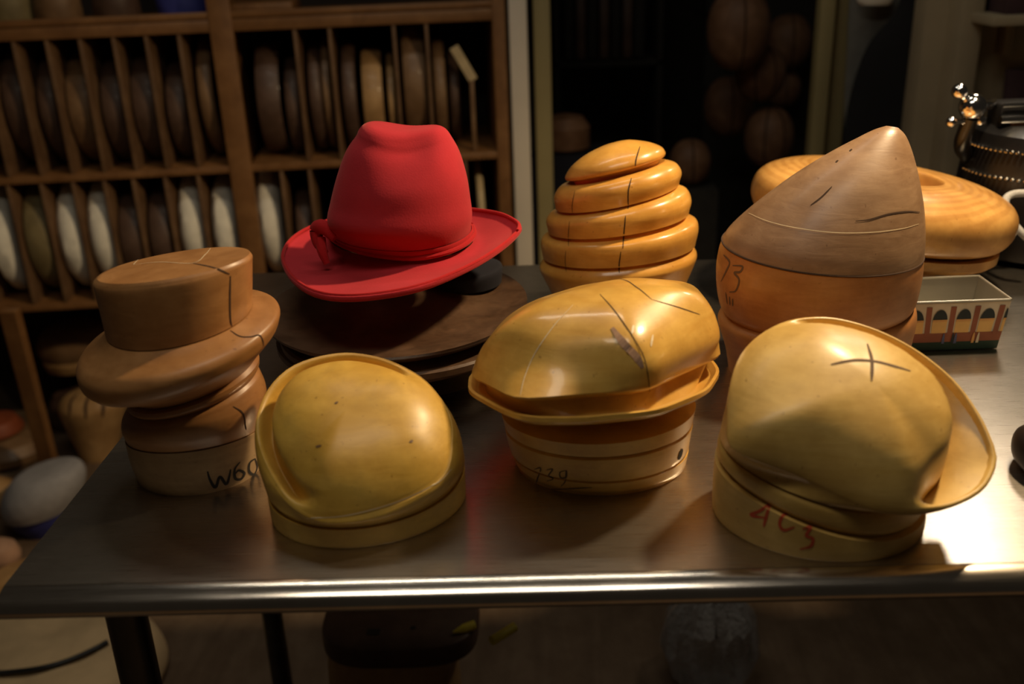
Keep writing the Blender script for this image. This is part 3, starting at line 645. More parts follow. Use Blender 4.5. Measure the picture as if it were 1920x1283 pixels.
kn = mesh('knot', *tubegeo(np.array([kp + [0.018, -0.012, -0.004], kp + [0.004, -0.006, 0.008], kp + [-0.006, 0, 0.004], kp + [-0.004, -0.004, -0.012], kp + [0.004, -0.008, -0.024]]), [0.006, 0.009, 0.008, 0.007, 0.004], 12), M['redband'], hat)
mesh('ribbon_tail', *tubegeo(np.array([kp + [-0.002, -0.004, -0.006], kp + [0.001, -0.012, -0.020], kp + [0.006, -0.016, -0.034]]), [0.007, 0.006, 0.004], 10), M['redband'], hat)

# ------------------------------------------------------------------ printed tin
zb, zt = ZT + 0.001, ZT + 0.067
A = onz((1897, 562), zt); B = onz((1808, 507), zt); 
D = onz((1640, 571), zt)      # front-left (hidden behind the cone)
tx = (A - D) / np.linalg.norm(A - D); ty = np.array([-tx[1], tx[0], 0])
depth = np.dot(B - A, ty); depth = max(0.08, min(0.09, depth)); wid = 0.125
tin = thing('tin_box', 'open printed tin with arched shopfront picture at the right of the cone', 'tin', (A[0] - 0.08, A[1] + 0.05, ZT))
def tq(u, v, z):                     # u along front from right end, v back, tapering to the foot
    s = 0.006 * (1 - (z - zb) / (zt - zb)); uu = u * (wid - 2 * s) + s; vv = v * (depth - 2 * s) + s
    p = A - tx * uu + ty * vv; return np.array([p[0], p[1], z])
Vv = []; Ff = []
def quadwall(c, th):
    base_ = len(Vv)
    for p in c: Vv.append(p)
    Ff.append((base_, base_ + 1, base_ + 2, base_ + 3))
for (u0, v0, u1, v1) in ((0, 0, 1, 0), (1, 0, 1, 1), (1, 1, 0, 1), (0, 1, 0, 0)):
    quadwall([tq(u0, v0, zb), tq(u1, v1, zb), tq(u1, v1, zt), tq(u0, v0, zt)], 0)
inn = lambda u: 0.008 + u * 0.984
for (u0, v0, u1, v1) in ((0, 0, 1, 0), (1, 0, 1, 1), (1, 1, 0, 1), (0, 1, 0, 0)):
    quadwall([tq(inn(u0), inn(v0), zb + 0.002), tq(inn(u0), inn(v0), zt), tq(inn(u1), inn(v1), zt), tq(inn(u1), inn(v1), zb + 0.002)], 0)
quadwall([tq(inn(0), inn(0), zb + 0.002), tq(inn(1), inn(0), zb + 0.002), tq(inn(1), inn(1), zb + 0.002), tq(inn(0), inn(1), zb + 0.002)], 0)
quadwall([tq(0, 0, zb), tq(0, 1, zb), tq(1, 1, zb), tq(1, 0, zb)], 0)
body = mesh('tin_body', Vv, Ff, M['tin'], tin, False)
rp = [(0.0, 0.0), (1.0, 0.0), (1.0, 1.0), (0.0, 1.0)]; rl = []
for k in range(4):
    (u0, v0), (u1, v1) = rp[k], rp[(k + 1) % 4]
    rl += [tq(u0 + (u1 - u0) * q, v0 + (v1 - v0) * q, zt) for q in (0.02, 0.2, 0.4, 0.6, 0.8, 0.98)]
mesh('rolled_rim', *tubegeo(np.array(rl), 0.0016, 8, True, 2), M['tin'], tin)
def pq(u0, u1, h0, h1, mat, nm, k=1, arch=False):
    f = lambda u, h: tq(u, 0, zb + h * (zt - zb)) - ty * (0.0003 * k)
    if arch:
        pts = [f(u0, h0), f(u1, h0)] ; m = (u0 + u1) / 2; rw = (u1 - u0) / 2
        pts += [f(m + rw * math.cos(a), h0 + (h1 - h0) * math.sin(a)) for a in np.linspace(0, PI, 14)]
    else: pts = [f(u0, h0), f(u1, h0), f(u1, h1), f(u0, h1)]
    return mesh(nm, pts, [tuple(range(len(pts)))], mat, body, False)
pq(0, 1, 0, 0.97, M['p_cream'], 'printed_ground', 1)
pq(0, 1, 0.0, 0.17, M['p_green'], 'printed_pavement', 2)
pq(0, 1, 0.17, 0.36, M['p_brick'], 'printed_plinth', 2)
for k in range(-1, 5):
    u = 0.045 + k * 0.24
    uu = lambda a: min(1, max(0, a))
    if u + 0.05 > 0: pq(uu(u), uu(u + 0.055), 0.30, 0.90, M['p_brick'], 'printed_column', 3)
    a0, a1 = uu(u + 0.075), uu(u + 0.225)
    if a1 > a0:
        pq(a0, a1, 0.36, 0.62, M['p_yellow'], 'printed_window', 3)
        pq(a0, a1, 0.60, 0.84, M['p_dark'], 'printed_arch', 4, True)
        pq(a0, a1, 0.60, 0.64, M['p_orange'], 'printed_awning', 5)
for u, m in ((0.23, 'p_cream'), (0.28, 'p_orange'), (0.50, 'p_dark'), (0.60, 'p_blue'), (0.47, 'p_blue')):
    pq(u, u + 0.03, 0.14, 0.36, M[m], 'printed_figure', 6, True)
for k in range(8):
    p = tq(random.uniform(0.1, 0.9), random.uniform(0.15, 0.85), zb + 0.006)
    d = np.array([random.uniform(-1, 1), random.uniform(-1, 1), 0.15]); d /= np.linalg.norm(d)
    o = thing('dress_pin', 'steel pin with a round head lying in the printed tin', 'pin', p, 'pins in the tin')
    mesh('shaft', *tubegeo(np.array([p - d * 0.012, p + d * 0.012]), 0.0006, 6), M['chrome'], o)
    V, Fc = lathe([(0.0004, -0.0025), (0.0022, -0.0012), (0.0025, 0), (0.0022, 0.0012), (0.0004, 0.0025)], p + d * 0.012, n=10)
    mesh('pin_head', V, Fc, M['chrome'], o)

# ------------------------------------------------------------------ hat steamer at the right edge
Y = 0.86
e0 = at((1880, 330), Y)
sm = thing('hat_steamer', 'black and chrome hat steamer with ball-ended tap and beaded trim', 'steamer', (e0[0] + 0.05, Y, ZT))
cx = e0[0] + 0.065
V, Fc = lathe([(0.10, 0.0), (0.125, 0.01), (0.130, 0.03), (0.128, 0.10), (0.122, 0.17), (0.115, 0.195), (0.09, 0.205)], (cx, Y, ZT), n=56); mesh('boiler', V, Fc, M['black'], sm)
for zz, rr_ in ((0.135, 0.128), (0.175, 0.124)):
    for k in range(46):
        t = PI + k / 45 * PI
        V, Fc = lathe([(0.0005, -0.003), (0.0026, -0.0015), (0.003, 0), (0.0026, 0.0015), (0.0005, 0.003)], (cx + rr_ * math.cos(t), Y + rr_ * math.sin(t), ZT + zz), n=8)
        if k == 0: VV, FF = list(V), list(Fc)
        else: b = len(VV); VV += list(V); FF += [tuple(i + b for i in f) for f in Fc]
    mesh('bead_trim', VV, FF, M['chrome'], sm)
z1 = at((1870, 280), Y)[2]; z2 = at((1870, 196), Y)[2]; xl = at((1858, 240), Y)[0]; xr = xl + 0.12
box('gauge_back', ((xl + xr) / 2, Y, (z1 + z2) / 2 - 0.005), (xr - xl, 0.05, z2 - z1 + 0.02), M['black'], sm, bevel=0.006)
for zz, r_ in ((z2 + 0.004, 0.0035), (at((1890, 217), Y)[2], 0.006)):
    mesh('chrome_rail', *tubegeo(np.array([(xl - 0.002, Y - 0.032, zz), (xr, Y - 0.032, zz)]), r_, 12), M['chrome'], sm)
box('gauge_window', ((xl + xr) / 2 + 0.006, Y - 0.028, (z1 + z2) / 2 - 0.004), (xr - xl - 0.02, 0.006, (z2 - z1) * 0.42), M['cab'], sm, bevel=0.001)
def ballp(p, r, nm, par):
    V, Fc = lathe([(r * math.sin(a) + 1e-5, -r * math.cos(a)) for a in np.linspace(0.05, PI - 0.05, 14)], p, n=24); return mesh(nm, V, Fc, M['chrome'], par)
k1 = at((1824, 200), Y - 0.05); ballp(k1, 0.020, 'tap_body', sm)
mesh('tap_stem', *tubegeo(np.array([k1, k1 + [0.03, 0.02, -0.002], k1 + [0.05, 0.05, -0.004]]), 0.008, 12), M['chrome'], sm)
k2 = at((1799, 171), Y - 0.05); ballp(k2, 0.0115, 'tap_knob', sm); mesh('knob_stem', *tubegeo(np.array([k1, k2]), 0.005, 10), M['chrome'], sm)
k3 = at((1784, 229), Y - 0.05); k4 = at((1838, 226), Y - 0.05)
mesh('tap_lever', *tubegeo(np.array([k3, k4]), 0.0045, 10), M['chrome'], sm); ballp(k3, 0.008, 'lever_knob', sm); ballp(k4, 0.008, 'lever_knob', sm)
mesh('tap_drop', *tubegeo(np.array([k1 + [0, 0, -0.015], (k1[0], k1[1] + 0.02, ZT + 0.18), (k1[0] + 0.03, k1[1] + 0.06, ZT + 0.15)]), 0.012, 12), M['black'], sm)
P = [at((1925, 362), 0.74), at((1900, 364), 0.74), at((1886, 374), 0.73), at((1889, 395), 0.72), at((1905, 425), 0.70), at((1930, 450), 0.69)]
tag(mesh('braided_cable', *tubegeo(np.array(P), 0.0055, 12), M['cable']), 'grey braided cable looping in front of the black steamer', 'cable')
P = onz((1925, 850), ZT + 0.02)
ir = thing('iron_handle', 'rounded black handle lying at the right edge of the table', 'handle', (P[0] + 0.02, P[1], ZT))
V, Fc = loft(keys([ell((P[0] + 0.02, P[1], ZT), (0.020, 0, 0), (0, 0.035, 0)), ell((P[0] + 0.02, P[1], ZT + 0.012), (0.028, 0, 0), (0, 0.042, 0)), ell((P[0] + 0.02, P[1], ZT + 0.03), (0.027, 0, 0), (0, 0.040, 0)), ell((P[0] + 0.02, P[1], ZT + 0.042), (0.012, 0, 0), (0, 0.020, 0))], 4))
mesh('grip', V, Fc, M['black'], ir)

# ------------------------------------------------------------------ slotted cabinet
cb_ = thing('slotted_cabinet', 'brown wooden cabinet with narrow upright slots full of brim boards', 'cabinet', tuple(CP - CN * 0.2))
DEP = 0.42
def cbox(nm, x0, x1, z0, z1, d0, d1, mat, par=cb_):        # x along the cabinet from CP, d = depth behind the front
    c = CP + CX * ((x0 + x1) / 2) - CN * ((d0 + d1) / 2); c = (c[0], c[1], (z0 + z1) / 2)
    return box(nm, c, (x1 - x0, d1 - d0, z1 - z0), mat, par, CY, 0.0025)
def cx_(p): return float(np.dot(cab(p) - CP, CX))
def cz_(p): return float(cab(p)[2])
zTop = cz_((430, 48)); zMid = cz_((440, 318)); zLow = cz_((110, 576))
xL = -1.05; xR = cx_((953, 200)); xp0, xp1 = cx_((412, 190)), cx_((455, 190)); xr0 = cx_((929, 200))
hs = 0.018
cbox('post', xp0, xp1, 0.0, 1.75, -0.004, 0.02, M['cab']); cbox('post', xr0, xR, 0.0, 1.75, -0.004, DEP, M['cab'])
cbox('upright_panel', (xp0 + xp1) / 2 - 0.01, (xp0 + xp1) / 2 + 0.01, 0.0, 1.75, 0.02, DEP, M['cab'])
for z, th in ((zTop, 0.030), (zMid, 0.018), (zLow, 0.018)):
    for a, b in ((xL, xp0 + 0.004), (xp1 - 0.004, xr0 + 0.002)):
        cbox('shelf_board', a, b, z - th / 2, z + th / 2, 0.0, DEP, M['cab'])
for a, b in ((xL, xp0 + 0.003), (xp1 - 0.003, xr0 + 0.002)): cbox('rail', a, b, zTop + 0.017, zTop + 0.034, 0.0, 0.02, M['cab'])
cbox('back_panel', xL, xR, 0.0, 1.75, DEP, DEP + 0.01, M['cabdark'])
cbox('top_board', xL, xR, 1.75, 1.77, -0.004, DEP + 0.01, M['cab'])
cbox('side_panel', xL - 0.02, xL, 0.0, 1.77, -0.004, DEP + 0.01, M['cab'])
ups = [cx_((x, 200)) for x in (-90, -15, 48, 109, 171, 233, 293, 354)]
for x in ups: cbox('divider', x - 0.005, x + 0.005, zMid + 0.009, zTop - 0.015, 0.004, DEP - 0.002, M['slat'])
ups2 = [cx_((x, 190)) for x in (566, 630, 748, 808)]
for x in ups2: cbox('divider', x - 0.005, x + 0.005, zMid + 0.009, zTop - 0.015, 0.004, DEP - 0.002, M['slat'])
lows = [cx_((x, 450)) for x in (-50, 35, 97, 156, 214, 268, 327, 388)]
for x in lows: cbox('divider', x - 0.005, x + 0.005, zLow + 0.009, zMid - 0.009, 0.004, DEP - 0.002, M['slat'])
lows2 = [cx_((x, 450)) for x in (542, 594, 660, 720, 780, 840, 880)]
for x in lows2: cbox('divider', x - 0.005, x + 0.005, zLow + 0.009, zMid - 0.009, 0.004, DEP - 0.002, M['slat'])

def disc(px, row, r, th, mat, label, d=0.03, kind='flange', tip=0.0, grp=None, fat=0.5):
    """a round brim board standing on edge in a slot; px = pixel of its middle at the front edge"""
    z0 = (zMid + 0.0092) if row == 0 else (zLow + 0.0092)
    x = cx_(px)
    sl_ = sorted(ups + [xp0]) if row == 0 else sorted(lows + [xp0])
    if x < xp0:                                     # one board per slot in the left bay: stand it mid-slot
        for q0, q1 in zip(sl_[:-1], sl_[1:]):
            if q0 <= x < q1: x = (q0 + q1) / 2; th = min(th, (q1 - q0) - 0.010 - 0.006 - 2 * r * abs(math.sin(tip)))
    else: d = max(d, 0.026)
    r = min(r, 0.1655 if row == 1 else 0.172)
    c = CP + CX * x - CN * (d + r)
    c = np.array([c[0], c[1], z0 + r])
    h = th / 2
    if kind == 'flange': pf = [(0.02, -h * 0.3), (r * 0.45, -h * 0.35), (r * 0.80, -h * 0.7), (r * 0.96, -h), (r, -h * fat), (r, h * fat), (r * 0.96, h), (r * 0.80, h * 0.85), (r * 0.45, h * 0.5), (0.02, h * 0.45)]
    elif kind == 'padded': pf = [(0.02, -h), (r * 0.7, -h), (r * 0.90, -h * 0.9), (r * 0.985, -h * 0.5), (r, 0), (r * 0.985, h * 0.5), (r * 0.90, h * 0.9), (r * 0.7, h), (0.02, h)]
    rot = rotz(CY) @ roty(tip)
    V, Fc = lathe(pf, c, 'x', n=56, rot=rot)
    if kind == 'padded':
        V = V + (rng.rand(*V.shape) - 0.5) * 0.002
    V[:, 2] += (z0 - V[:, 2].min())
    o = mesh('brim_board' if kind == 'flange' else 'padded_board', V, Fc, mat, None, True, 40)
    return tag(o, label, 'brim board', grp)
G1 = 'brim boards in the upper slots'; G2 = 'boards in the lower slots'
U = [((18, 230), 0.165, 0.050, 'fl_dark', 'dark brim board in the upper slot at the left picture edge'),
     ((78, 230), 0.15, 0.040, 'fl_dark', 'dark thin brim board left of the mid-brown board in the upper slots'),
     ((140, 230), 0.150, 0.058, 'fl_mid', 'mid-brown brim board in the third upper slot from the left edge'),
     ((202, 230), 0.14, 0.050, 'fl_dark', 'dark brim board just right of the mid-brown board in the upper slots'),
     ((263, 230), 0.145, 0.055, 'fl_dark', 'near-black brim board second from the mid-cabinet post in the upper slots, leaning'),
     ((324, 230), 0.13, 0.045, 'fl_dark', 'small dark brim board beside the lighter one near the mid-cabinet post'),
     ((382, 230), 0.165, 0.035, 'fl_mid', 'thin brown brim board in the upper slot next to the mid-cabinet post')]
for p, r, th, m, lab in U: disc(p, 0, r, th, M[m], lab, grp=G1, tip=-0.015)
U2 = [((500, 190), 0.150, 0.060, 'fl_dark', 'broad dark brim board first right of the mid-cabinet post'),
      ((545, 190), 0.130, 0.035, 'fl_dark', 'dark plum-brown board right of the broad one past the mid-cabinet post'),
      ((590, 190), 0.150, 0.030, 'fl_dark', 'thin dark brim board left of the brown-edged one in the narrow upper slot'),
      ((612, 190), 0.155, 0.022, 'fl_mid', 'thin brown-edged brim board in the narrow upper slot'),
      ((655, 190), 0.145, 0.034, 'fl_dark', 'dark brim board above the left side of the red hat crown'),
      ((698, 180), 0.136, 0.052, 'fl_tan', 'bright tan brim board above the red hat crown'),
      ((733, 180), 0.128, 0.018, 'fl_tan', 'thin tan brim board right of the bright tan one above the red hat'),
      ((779, 170), 0.168, 0.058, 'fl_mid', 'wide brown brim board in the slot above the right side of the hat'),
      ((828, 190), 0.145, 0.030, 'fl_mid', 'brown board at the left of the last upper slot'),
      ((856, 190), 0.130, 0.026, 'fl_dark', 'dark board under the slanting cream slat in the last upper slot')]
for p, r, th, m, lab in U2: disc(p, 0, r, th, M[m], lab, grp=G1, tip=0.0, d=0.085 if p[0] == 856 else 0.02)
Lw = [((-6, 460), 0.165, 0.060, 'cloth', 'padded', 'white cloth-padded board at the left picture edge in the lower slots'),
      ((66, 460), 0.168, 0.060, 'fl_olive', 'flange', 'olive-brown brim board in the lower slots between white padded boards'),
      ((126, 460), 0.168, 0.072, 'cloth', 'padded', 'broad white padded board left of the creased one in the lower slots'),
      ((184, 460), 0.168, 0.072, 'cloth', 'padded', 'creased white padded board above the crown of the top hat block'),
      ((241, 450), 0.145, 0.052, 'fl_dark', 'flange', 'dark brown brim board left of the cream boards in the lower slots'),
      ((298, 450), 0.145, 0.050, 'fl_dark', 'flange', 'dark brown brim board just left of the cream padded board in the lower slots'),
      ((357, 440), 0.166, 0.062, 'cloth', 'padded', 'cream padded board second from the mid-cabinet post in the lower slots'),
      ((421, 445), 0.156, 0.060, 'cloth', 'padded', 'smaller cream padded board beside the mid-cabinet post in the lower slots'),
      ((502, 430), 0.175, 0.060, 'cloth', 'padded', 'white frayed padded board between the mid-cabinet post and the red hat'),
      ((570, 450), 0.130, 0.040, 'fl_dark', 'flange', 'dark brim board showing behind the left brim of the red hat'),
      ((905, 400), 0.150, 0.020, 'cream', 'flange', 'thin cream board right of the red hat crown in the lower slots')]
for p, r, th, m, k, lab in Lw: disc(p, 1, r, th, M[m], lab, kind=k, grp=G2, tip=0.0, d=0.008)
# slanting cream slat and strut in the last upper slot
a, b = cab((853, 92), 0.03), cab((886, 148), 0.03)
dv = (b - a); L_ = np.linalg.norm(dv); dv /= L_; sd = np.cross(dv, CN); sd /= np.linalg.norm(sd)
V = []
for q, dd in ((a - dv * 0.005, 0), (b + dv * 0.005, 0)):
    for s, t in ((-1, 0), (1, 0), (1, 1), (-1, 1)): V.append(q + sd * s * 0.0125 - CN * (t * 0.022))
sl = mesh('wooden_stick', V, [(0, 1, 2, 3), (7, 6, 5, 4), (0, 4, 5, 1), (1, 5, 6, 2), (2, 6, 7, 3), (3, 7, 4, 0)], M['cream'], None, False, bevel=0.002)
tag(sl, 'slanting cream wooden stick leaning in the last upper slot', 'stick')
a = cab((884, 150), 0.035); zz0 = zMid + 0.0092
sb = box('wood_strip', (a[0], a[1], (a[2] + zz0) / 2), (0.012, 0.03, a[2] - zz0), M['fl_mid'], None, CY); tag(sb, 'thin upright brown strip under the slanting cream slat', 'strip')
# things on the top shelf
zs_ = zTop + 0.0152
c = cab((500, 20), 0.16); o = box('plank', (c[0], c[1], zs_ + 0.016), (0.16, 0.22, 0.032), M['cab'], None, CY); tag(o, 'short brown plank on the top shelf right of the mid-cabinet post', 'plank')
c = cab((350, 10), 0.18); V, Fc = lathe([(0.06, 0), (0.075, 0.01), (0.078, 0.05), (0.06, 0.09), (0.02, 0.10)], (c[0], c[1], zs_), n=32); tag(mesh('felt_block', V, Fc, M['blue']), 'dark blue felt block on the top shelf', 'hat block')
for k, (px, m, lab) in enumerate((((20, 18), 'fl_olive', 'olive-brown round block on the top shelf at the left corner'), ((110, 20), 'fl_mid', 'brown round block second from the left on the top shelf'), ((220, 20), 'fl_dark', 'near-black round block beside the blue one on the top shelf'))):
    c = cab(px, 0.16); V, Fc = lathe([(0.055, 0), (0.060, 0.01), (0.058, 0.06), (0.05, 0.10), (0.015, 0.115)], (c[0], c[1], zs_), n=32); tag(mesh('round_block', V, Fc, M[m]), lab, 'hat block')

# ------------------------------------------------------------------ posts, doorway and things beyond
def vpost(nm, pxl, pxr, y, mat, z0=0.0, z1=2.6, dp=0.06):
    a = at((pxl, 250), y)[0]; b = at((pxr, 250), y)[0]
    return box(nm, ((a + b) / 2, y + dp / 2, (z0 + z1) / 2), (b - a, dp, z1 - z0), mat, None, 0, 0.004)
struct(vpost('trim_1', 961, 994, 1.97, M['white_post'], dp=0.05)); struct(vpost('trim_2', 1005, 1036, 2.02, M['olive'], dp=0.07))
struct(vpost('trim_3', 1521, 1548, 1.98, M['olive'], dp=0.05)); struct(vpost('trim_4', 1552, 1580, 2.04, M['olive'], dp=0.05))
e = at((1765, 250), 1.70)
struct(box('trim_5', (e[0] + 0.03, 1.73, 1.3), (0.05, 0.10, 2.6), M['wall'], None, 0, 0.004))
# far dark shelves
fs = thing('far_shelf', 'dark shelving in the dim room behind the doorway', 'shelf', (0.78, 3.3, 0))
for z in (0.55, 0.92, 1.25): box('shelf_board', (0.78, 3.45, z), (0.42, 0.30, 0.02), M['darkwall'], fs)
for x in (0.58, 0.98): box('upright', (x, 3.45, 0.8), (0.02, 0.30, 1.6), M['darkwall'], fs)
for k in range(7):
    x = 0.63 + k * 0.045
    o = box('book', (x, 3.40, 0.93 + 0.13), (0.034, 0.18, 0.24), M['fl_dark' if k % 2 else 'darkwall'], None, 0); tag(o, 'dim upright book, %s from the left on the far shelf behind the doorway' % ('first', 'second', 'third', 'fourth', 'fifth', 'sixth', 'seventh')[k], 'book', 'dim books on the far shelf')
BL = [((1385, 55), 52, 66, 'large dim egg-shaped block, topmost of the hanging cluster'), ((1478, 78), 38, 44, 'dim round block at the upper right of the hanging cluster'), ((1426, 138), 42, 46, 'dim striped round block in the middle of the hanging cluster'),
      ((1366, 200), 42, 50, 'dim round block at the left of the hanging cluster'), ((1442, 258), 42, 52, 'dim upright striped block at the foot of the hanging cluster'), ((1468, 165), 30, 32, 'small dim block at the right of the hanging cluster'), ((1294, 305), 36, 40, 'dim reddish block low in the doorway left of the hanging cluster')]
for (p, a, b, lab), yb in zip(BL, (2.50, 3.15, 2.62, 2.90, 2.62, 3.20, 2.45)):
    c = at(p, yb); s = 1867 / (yb + 0.97); rx, rz = a / s, b / s
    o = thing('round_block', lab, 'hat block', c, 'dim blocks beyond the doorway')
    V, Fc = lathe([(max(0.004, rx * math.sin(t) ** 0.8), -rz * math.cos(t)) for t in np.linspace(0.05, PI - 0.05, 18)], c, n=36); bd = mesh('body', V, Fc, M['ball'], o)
    for q in ((-0.4, 0.4) if 'striped' in lab else (0.0,)):
        pts = [c + np.array([rx * 1.004 * math.sin(t) ** 0.8 * math.sin(q), -rx * 1.004 * math.sin(t) ** 0.8 * math.cos(q), -rz * math.cos(t)]) for t in np.linspace(0.15, PI - 0.15, 14)]
        mesh('joint_line', *tubegeo(np.array(pts), 0.003, 6), M['seam'], bd)
c = at((1420, 150), 3.36)
rk = thing('peg_panel', 'tall dark panel with pegs carrying the dim cluster of blocks', 'panel', (c[0], 3.36, 0))
box('panel_board', (c[0], 3.37, 0.9), (0.42, 0.02, 1.8), M['darkwall'], rk)
for (p, a, b_, lab), yb in zip(BL[:6], (2.50, 3.15, 2.62, 2.90, 2.62, 3.20)):
    q = at(p, yb); rr2 = a / (1867 / (yb + 0.97))
    mesh('peg', *tubegeo(np.array([(q[0], yb + rr2 + 0.0004, q[2]), (q[0], 3.362, q[2])]), 0.006, 8), M['cord'], rk)
bl = at((1294, 305), 2.45); sb2 = box('block_shelf', (bl[0], 2.45, (bl[2] - 0.072) / 2), (0.16, 0.16, bl[2] - 0.072), M['darkwall'], None, 0); tag(sb2, 'dark pedestal under the dim reddish block in the doorway', 'pedestal')
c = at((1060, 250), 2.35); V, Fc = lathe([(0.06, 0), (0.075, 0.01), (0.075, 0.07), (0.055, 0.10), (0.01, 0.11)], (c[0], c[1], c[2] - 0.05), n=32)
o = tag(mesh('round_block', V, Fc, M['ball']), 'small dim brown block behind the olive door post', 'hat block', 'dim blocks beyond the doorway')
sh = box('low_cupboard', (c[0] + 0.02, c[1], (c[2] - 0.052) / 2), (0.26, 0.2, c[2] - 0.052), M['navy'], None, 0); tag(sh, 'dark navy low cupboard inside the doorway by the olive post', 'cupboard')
# black coat and grey cloth hanging right of the doorway
def pxloft(rows, y, ratio, mat, name, par=None, label=None, cat=None):
    rr = keys([er(l, r, y, ratio) for l, r in rows], 5); V, Fc = loft(rr)
    o = mesh(name, V, Fc, mat, par, True, 60)
    if label: tag(o, label, cat)
    return o
ct = thing('black_coat', 'black coat hanging in the shadow right of the doorway', 'coat', tuple(at((1690, 200), 1.85)))
pxloft([((1560, 470), (1772, 470)), ((1575, 330), (1770, 330)), ((1590, 200), (1785, 200)), ((1625, 90), (1800, 90)), ((1680, 20), (1810, 20)), ((1700, -60), (1790, -60))], 1.88, 0.32, M['coat'], 'coat_body', ct)
pxloft([((1768, 470), (1790, 470)), ((1772, 300), (1806, 300)), ((1785, 120), (1812, 120)), ((1790, 20), (1815, 20))], 1.80, 0.8, M['coat'], 'sleeve', ct)
pxloft([((1585, 330), (1610, 330)), ((1583, 200), (1640, 200)), ((1588, 90), (1700, 70)), ((1592, 0), (1720, 0)), ((1600, -60), (1700, -60))], 1.97, 0.25, M['plasticgrey'], 'grey_cloth', None, 'grey cloth draped behind the black coat at the top', 'cloth')
pxloft([((1612, 9), (1668, 9)), ((1606, -4), (1675, -4)), ((1612, -40), (1670, -40))], 1.90, 0.5, M['cloth'], 'white_bundle', None, 'pale bundle at the top edge above the black coat', 'bundle')
ws = thing('wall_shelf', 'small beige wall shelf at the upper right corner', 'shelf', tuple(at((1880, 40), 1.62)))
c = at((1885, 35), 1.62); box('shelf_board', (c[0] + 0.06, 1.66, c[2]), (0.22, 0.20, 0.02), M['wall'], ws); box('bracket', (c[0] + 0.06, 1.74, c[2] - 0.05), (0.02, 0.05, 0.08), M['wall'], ws)
c = at((1898, 12), 1.62); o = box('plum_box', (c[0] + 0.03, 1.66, c[2] + 0.028), (0.10, 0.12, 0.09), M['purple'], None, 0); tag(o, 'dark plum box standing on the small wall shelf', 'box')
c = at((1905, 170), 1.70); pxloft([((1884, 300), (1950, 300)), ((1880, 200), (1960, 200)), ((1886, 130), (1950, 130))], 1.70, 0.5, M['purple'], 'plum_cloth', None, 'dark plum cloth hanging behind the steamer', 'cloth')

# ------------------------------------------------------------------ left lower corner: things on the floor by the cabinet
def px(p, y): return at(p, y)
def onfloor(p): return onz(p, 0.0)
# oval block standing on a darker one under the low shelf
def stackloft(rows, y, ratio, mat, name, par):
    rr = [er(l, r, y, ratio) for l, r in rows]; return mesh(name, *loft(keys(rr, 4)), mat, par, True, 50)
yy = 2.14
o = thing('hat_block', 'dim brown oval block with a banded foot under the lowest cabinet shelf', 'hat block', tuple(at((140, 690), yy)), 'old blocks on the floor at the left')
stackloft([((84, 670), (200, 664)), ((74, 655), (208, 648)), ((72, 640), (210, 634)), ((80, 622), (206, 618)), ((100, 606), (192, 604)), ((125, 600), (170, 599))], yy, 0.8, M['fl_mid'], 'dome', o)
stackloft([((92, 690), (196, 684)), ((84, 676), (204, 670)), ((84, 668), (204, 662))], yy, 0.8, M['fl_tan'], 'foot', o)
o = thing('hat_block', 'very dark low block supporting the dim oval block at the left', 'hat block', tuple(at((140, 760), yy)), 'old blocks on the floor at the left')
r0 = er((96, 775), (198, 771), yy, 0.8); rf = r0.copy(); rf[:, 2] = 0.0
mesh('block_body', *loft(keys([(rf, 'c'), scl(r0, 1.05, -0.02), r0, er((94, 752), (196, 748), yy, 0.8), er((102, 738), (186, 734), yy, 0.8)], 4)), M['fl_dark'], o)
# striped block
p = onfloor((178, 838)); yy = p[1] - 0.06
o = thing('hat_block', 'tan block with three dark stripes on the floor left of the table', 'hat block', (p[0], yy, 0), 'old blocks on the floor at the left')
f0_ = zfix(er((145, 818), (212, 818), yy, 0.85), 0.0)
bd = mesh('block_body', *loft(keys([f0_, er((128, 800), (228, 798), yy, 0.85), (er((114, 768), (237, 760), yy, 0.85), 'c'), er((113, 756), (237, 748), yy, 0.85), er((122, 742), (228, 735), yy, 0.8), er((145, 733), (205, 728), yy, 0.8)], 4)), M['fl_tan'], o)
mark(bd, [[(146, 738), (133, 755), (131, 780)], [(176, 733), (162, 755), (161, 785)], [(208, 736), (196, 752), (192, 782)]], 0.010, M['seam'], 'stripe', 0.001)
# grey felt block with blue edge
p = onfloor((80, 1000)); yy = p[1] + 0.02
o = thing('felt_block', 'pale grey felt-covered block with a blue underside left of the table', 'hat block', (p[0], yy, 0), 'old blocks on the floor at the left')
rz0 = er((30, 985), (130, 975), yy, 0.9); 
mesh('blue_underside', *loft(keys([(zfix(er((45, 990), (125, 985), yy, 0.9), 0.0), 'c'), er((28, 975), (140, 960), yy, 0.9), (er((14, 950), (150, 925), yy, 0.9), 'c')], 4)), M['blue'], o)
mesh('felt_cover', *loft(keys([er((14, 962), (148, 938), yy, 0.92), er((8, 945), (155, 915), yy, 0.92), er((12, 920), (156, 892), yy, 0.92), er((30, 895), (146, 876), yy, 0.92), er((60, 885), (125, 872), yy, 0.92)], 4)), M['greyfelt'], o)
# leaning board
a = at((12, 585), 1.60); b = onfloor((96, 905))
dv = b - a; sd = np.array([1.0, 0, 0]) * 0.022
V = [a - sd, a + sd, a + sd + [0, 0.03, 0], a - sd + [0, 0.03, 0], b - sd, b + sd, b + sd + [0, 0.03, 0], b - sd + [0, 0.03, 0]]
tag(mesh('leaning_board', V, [(0, 1, 2, 3), (7, 6, 5, 4), (0, 4, 5, 1), (1, 5, 6, 2), (2, 6, 7, 3), (3, 7, 4, 0)], M['cab'], None, False, bevel=0.003), 'dark brown board leaning at the left picture edge', 'board')
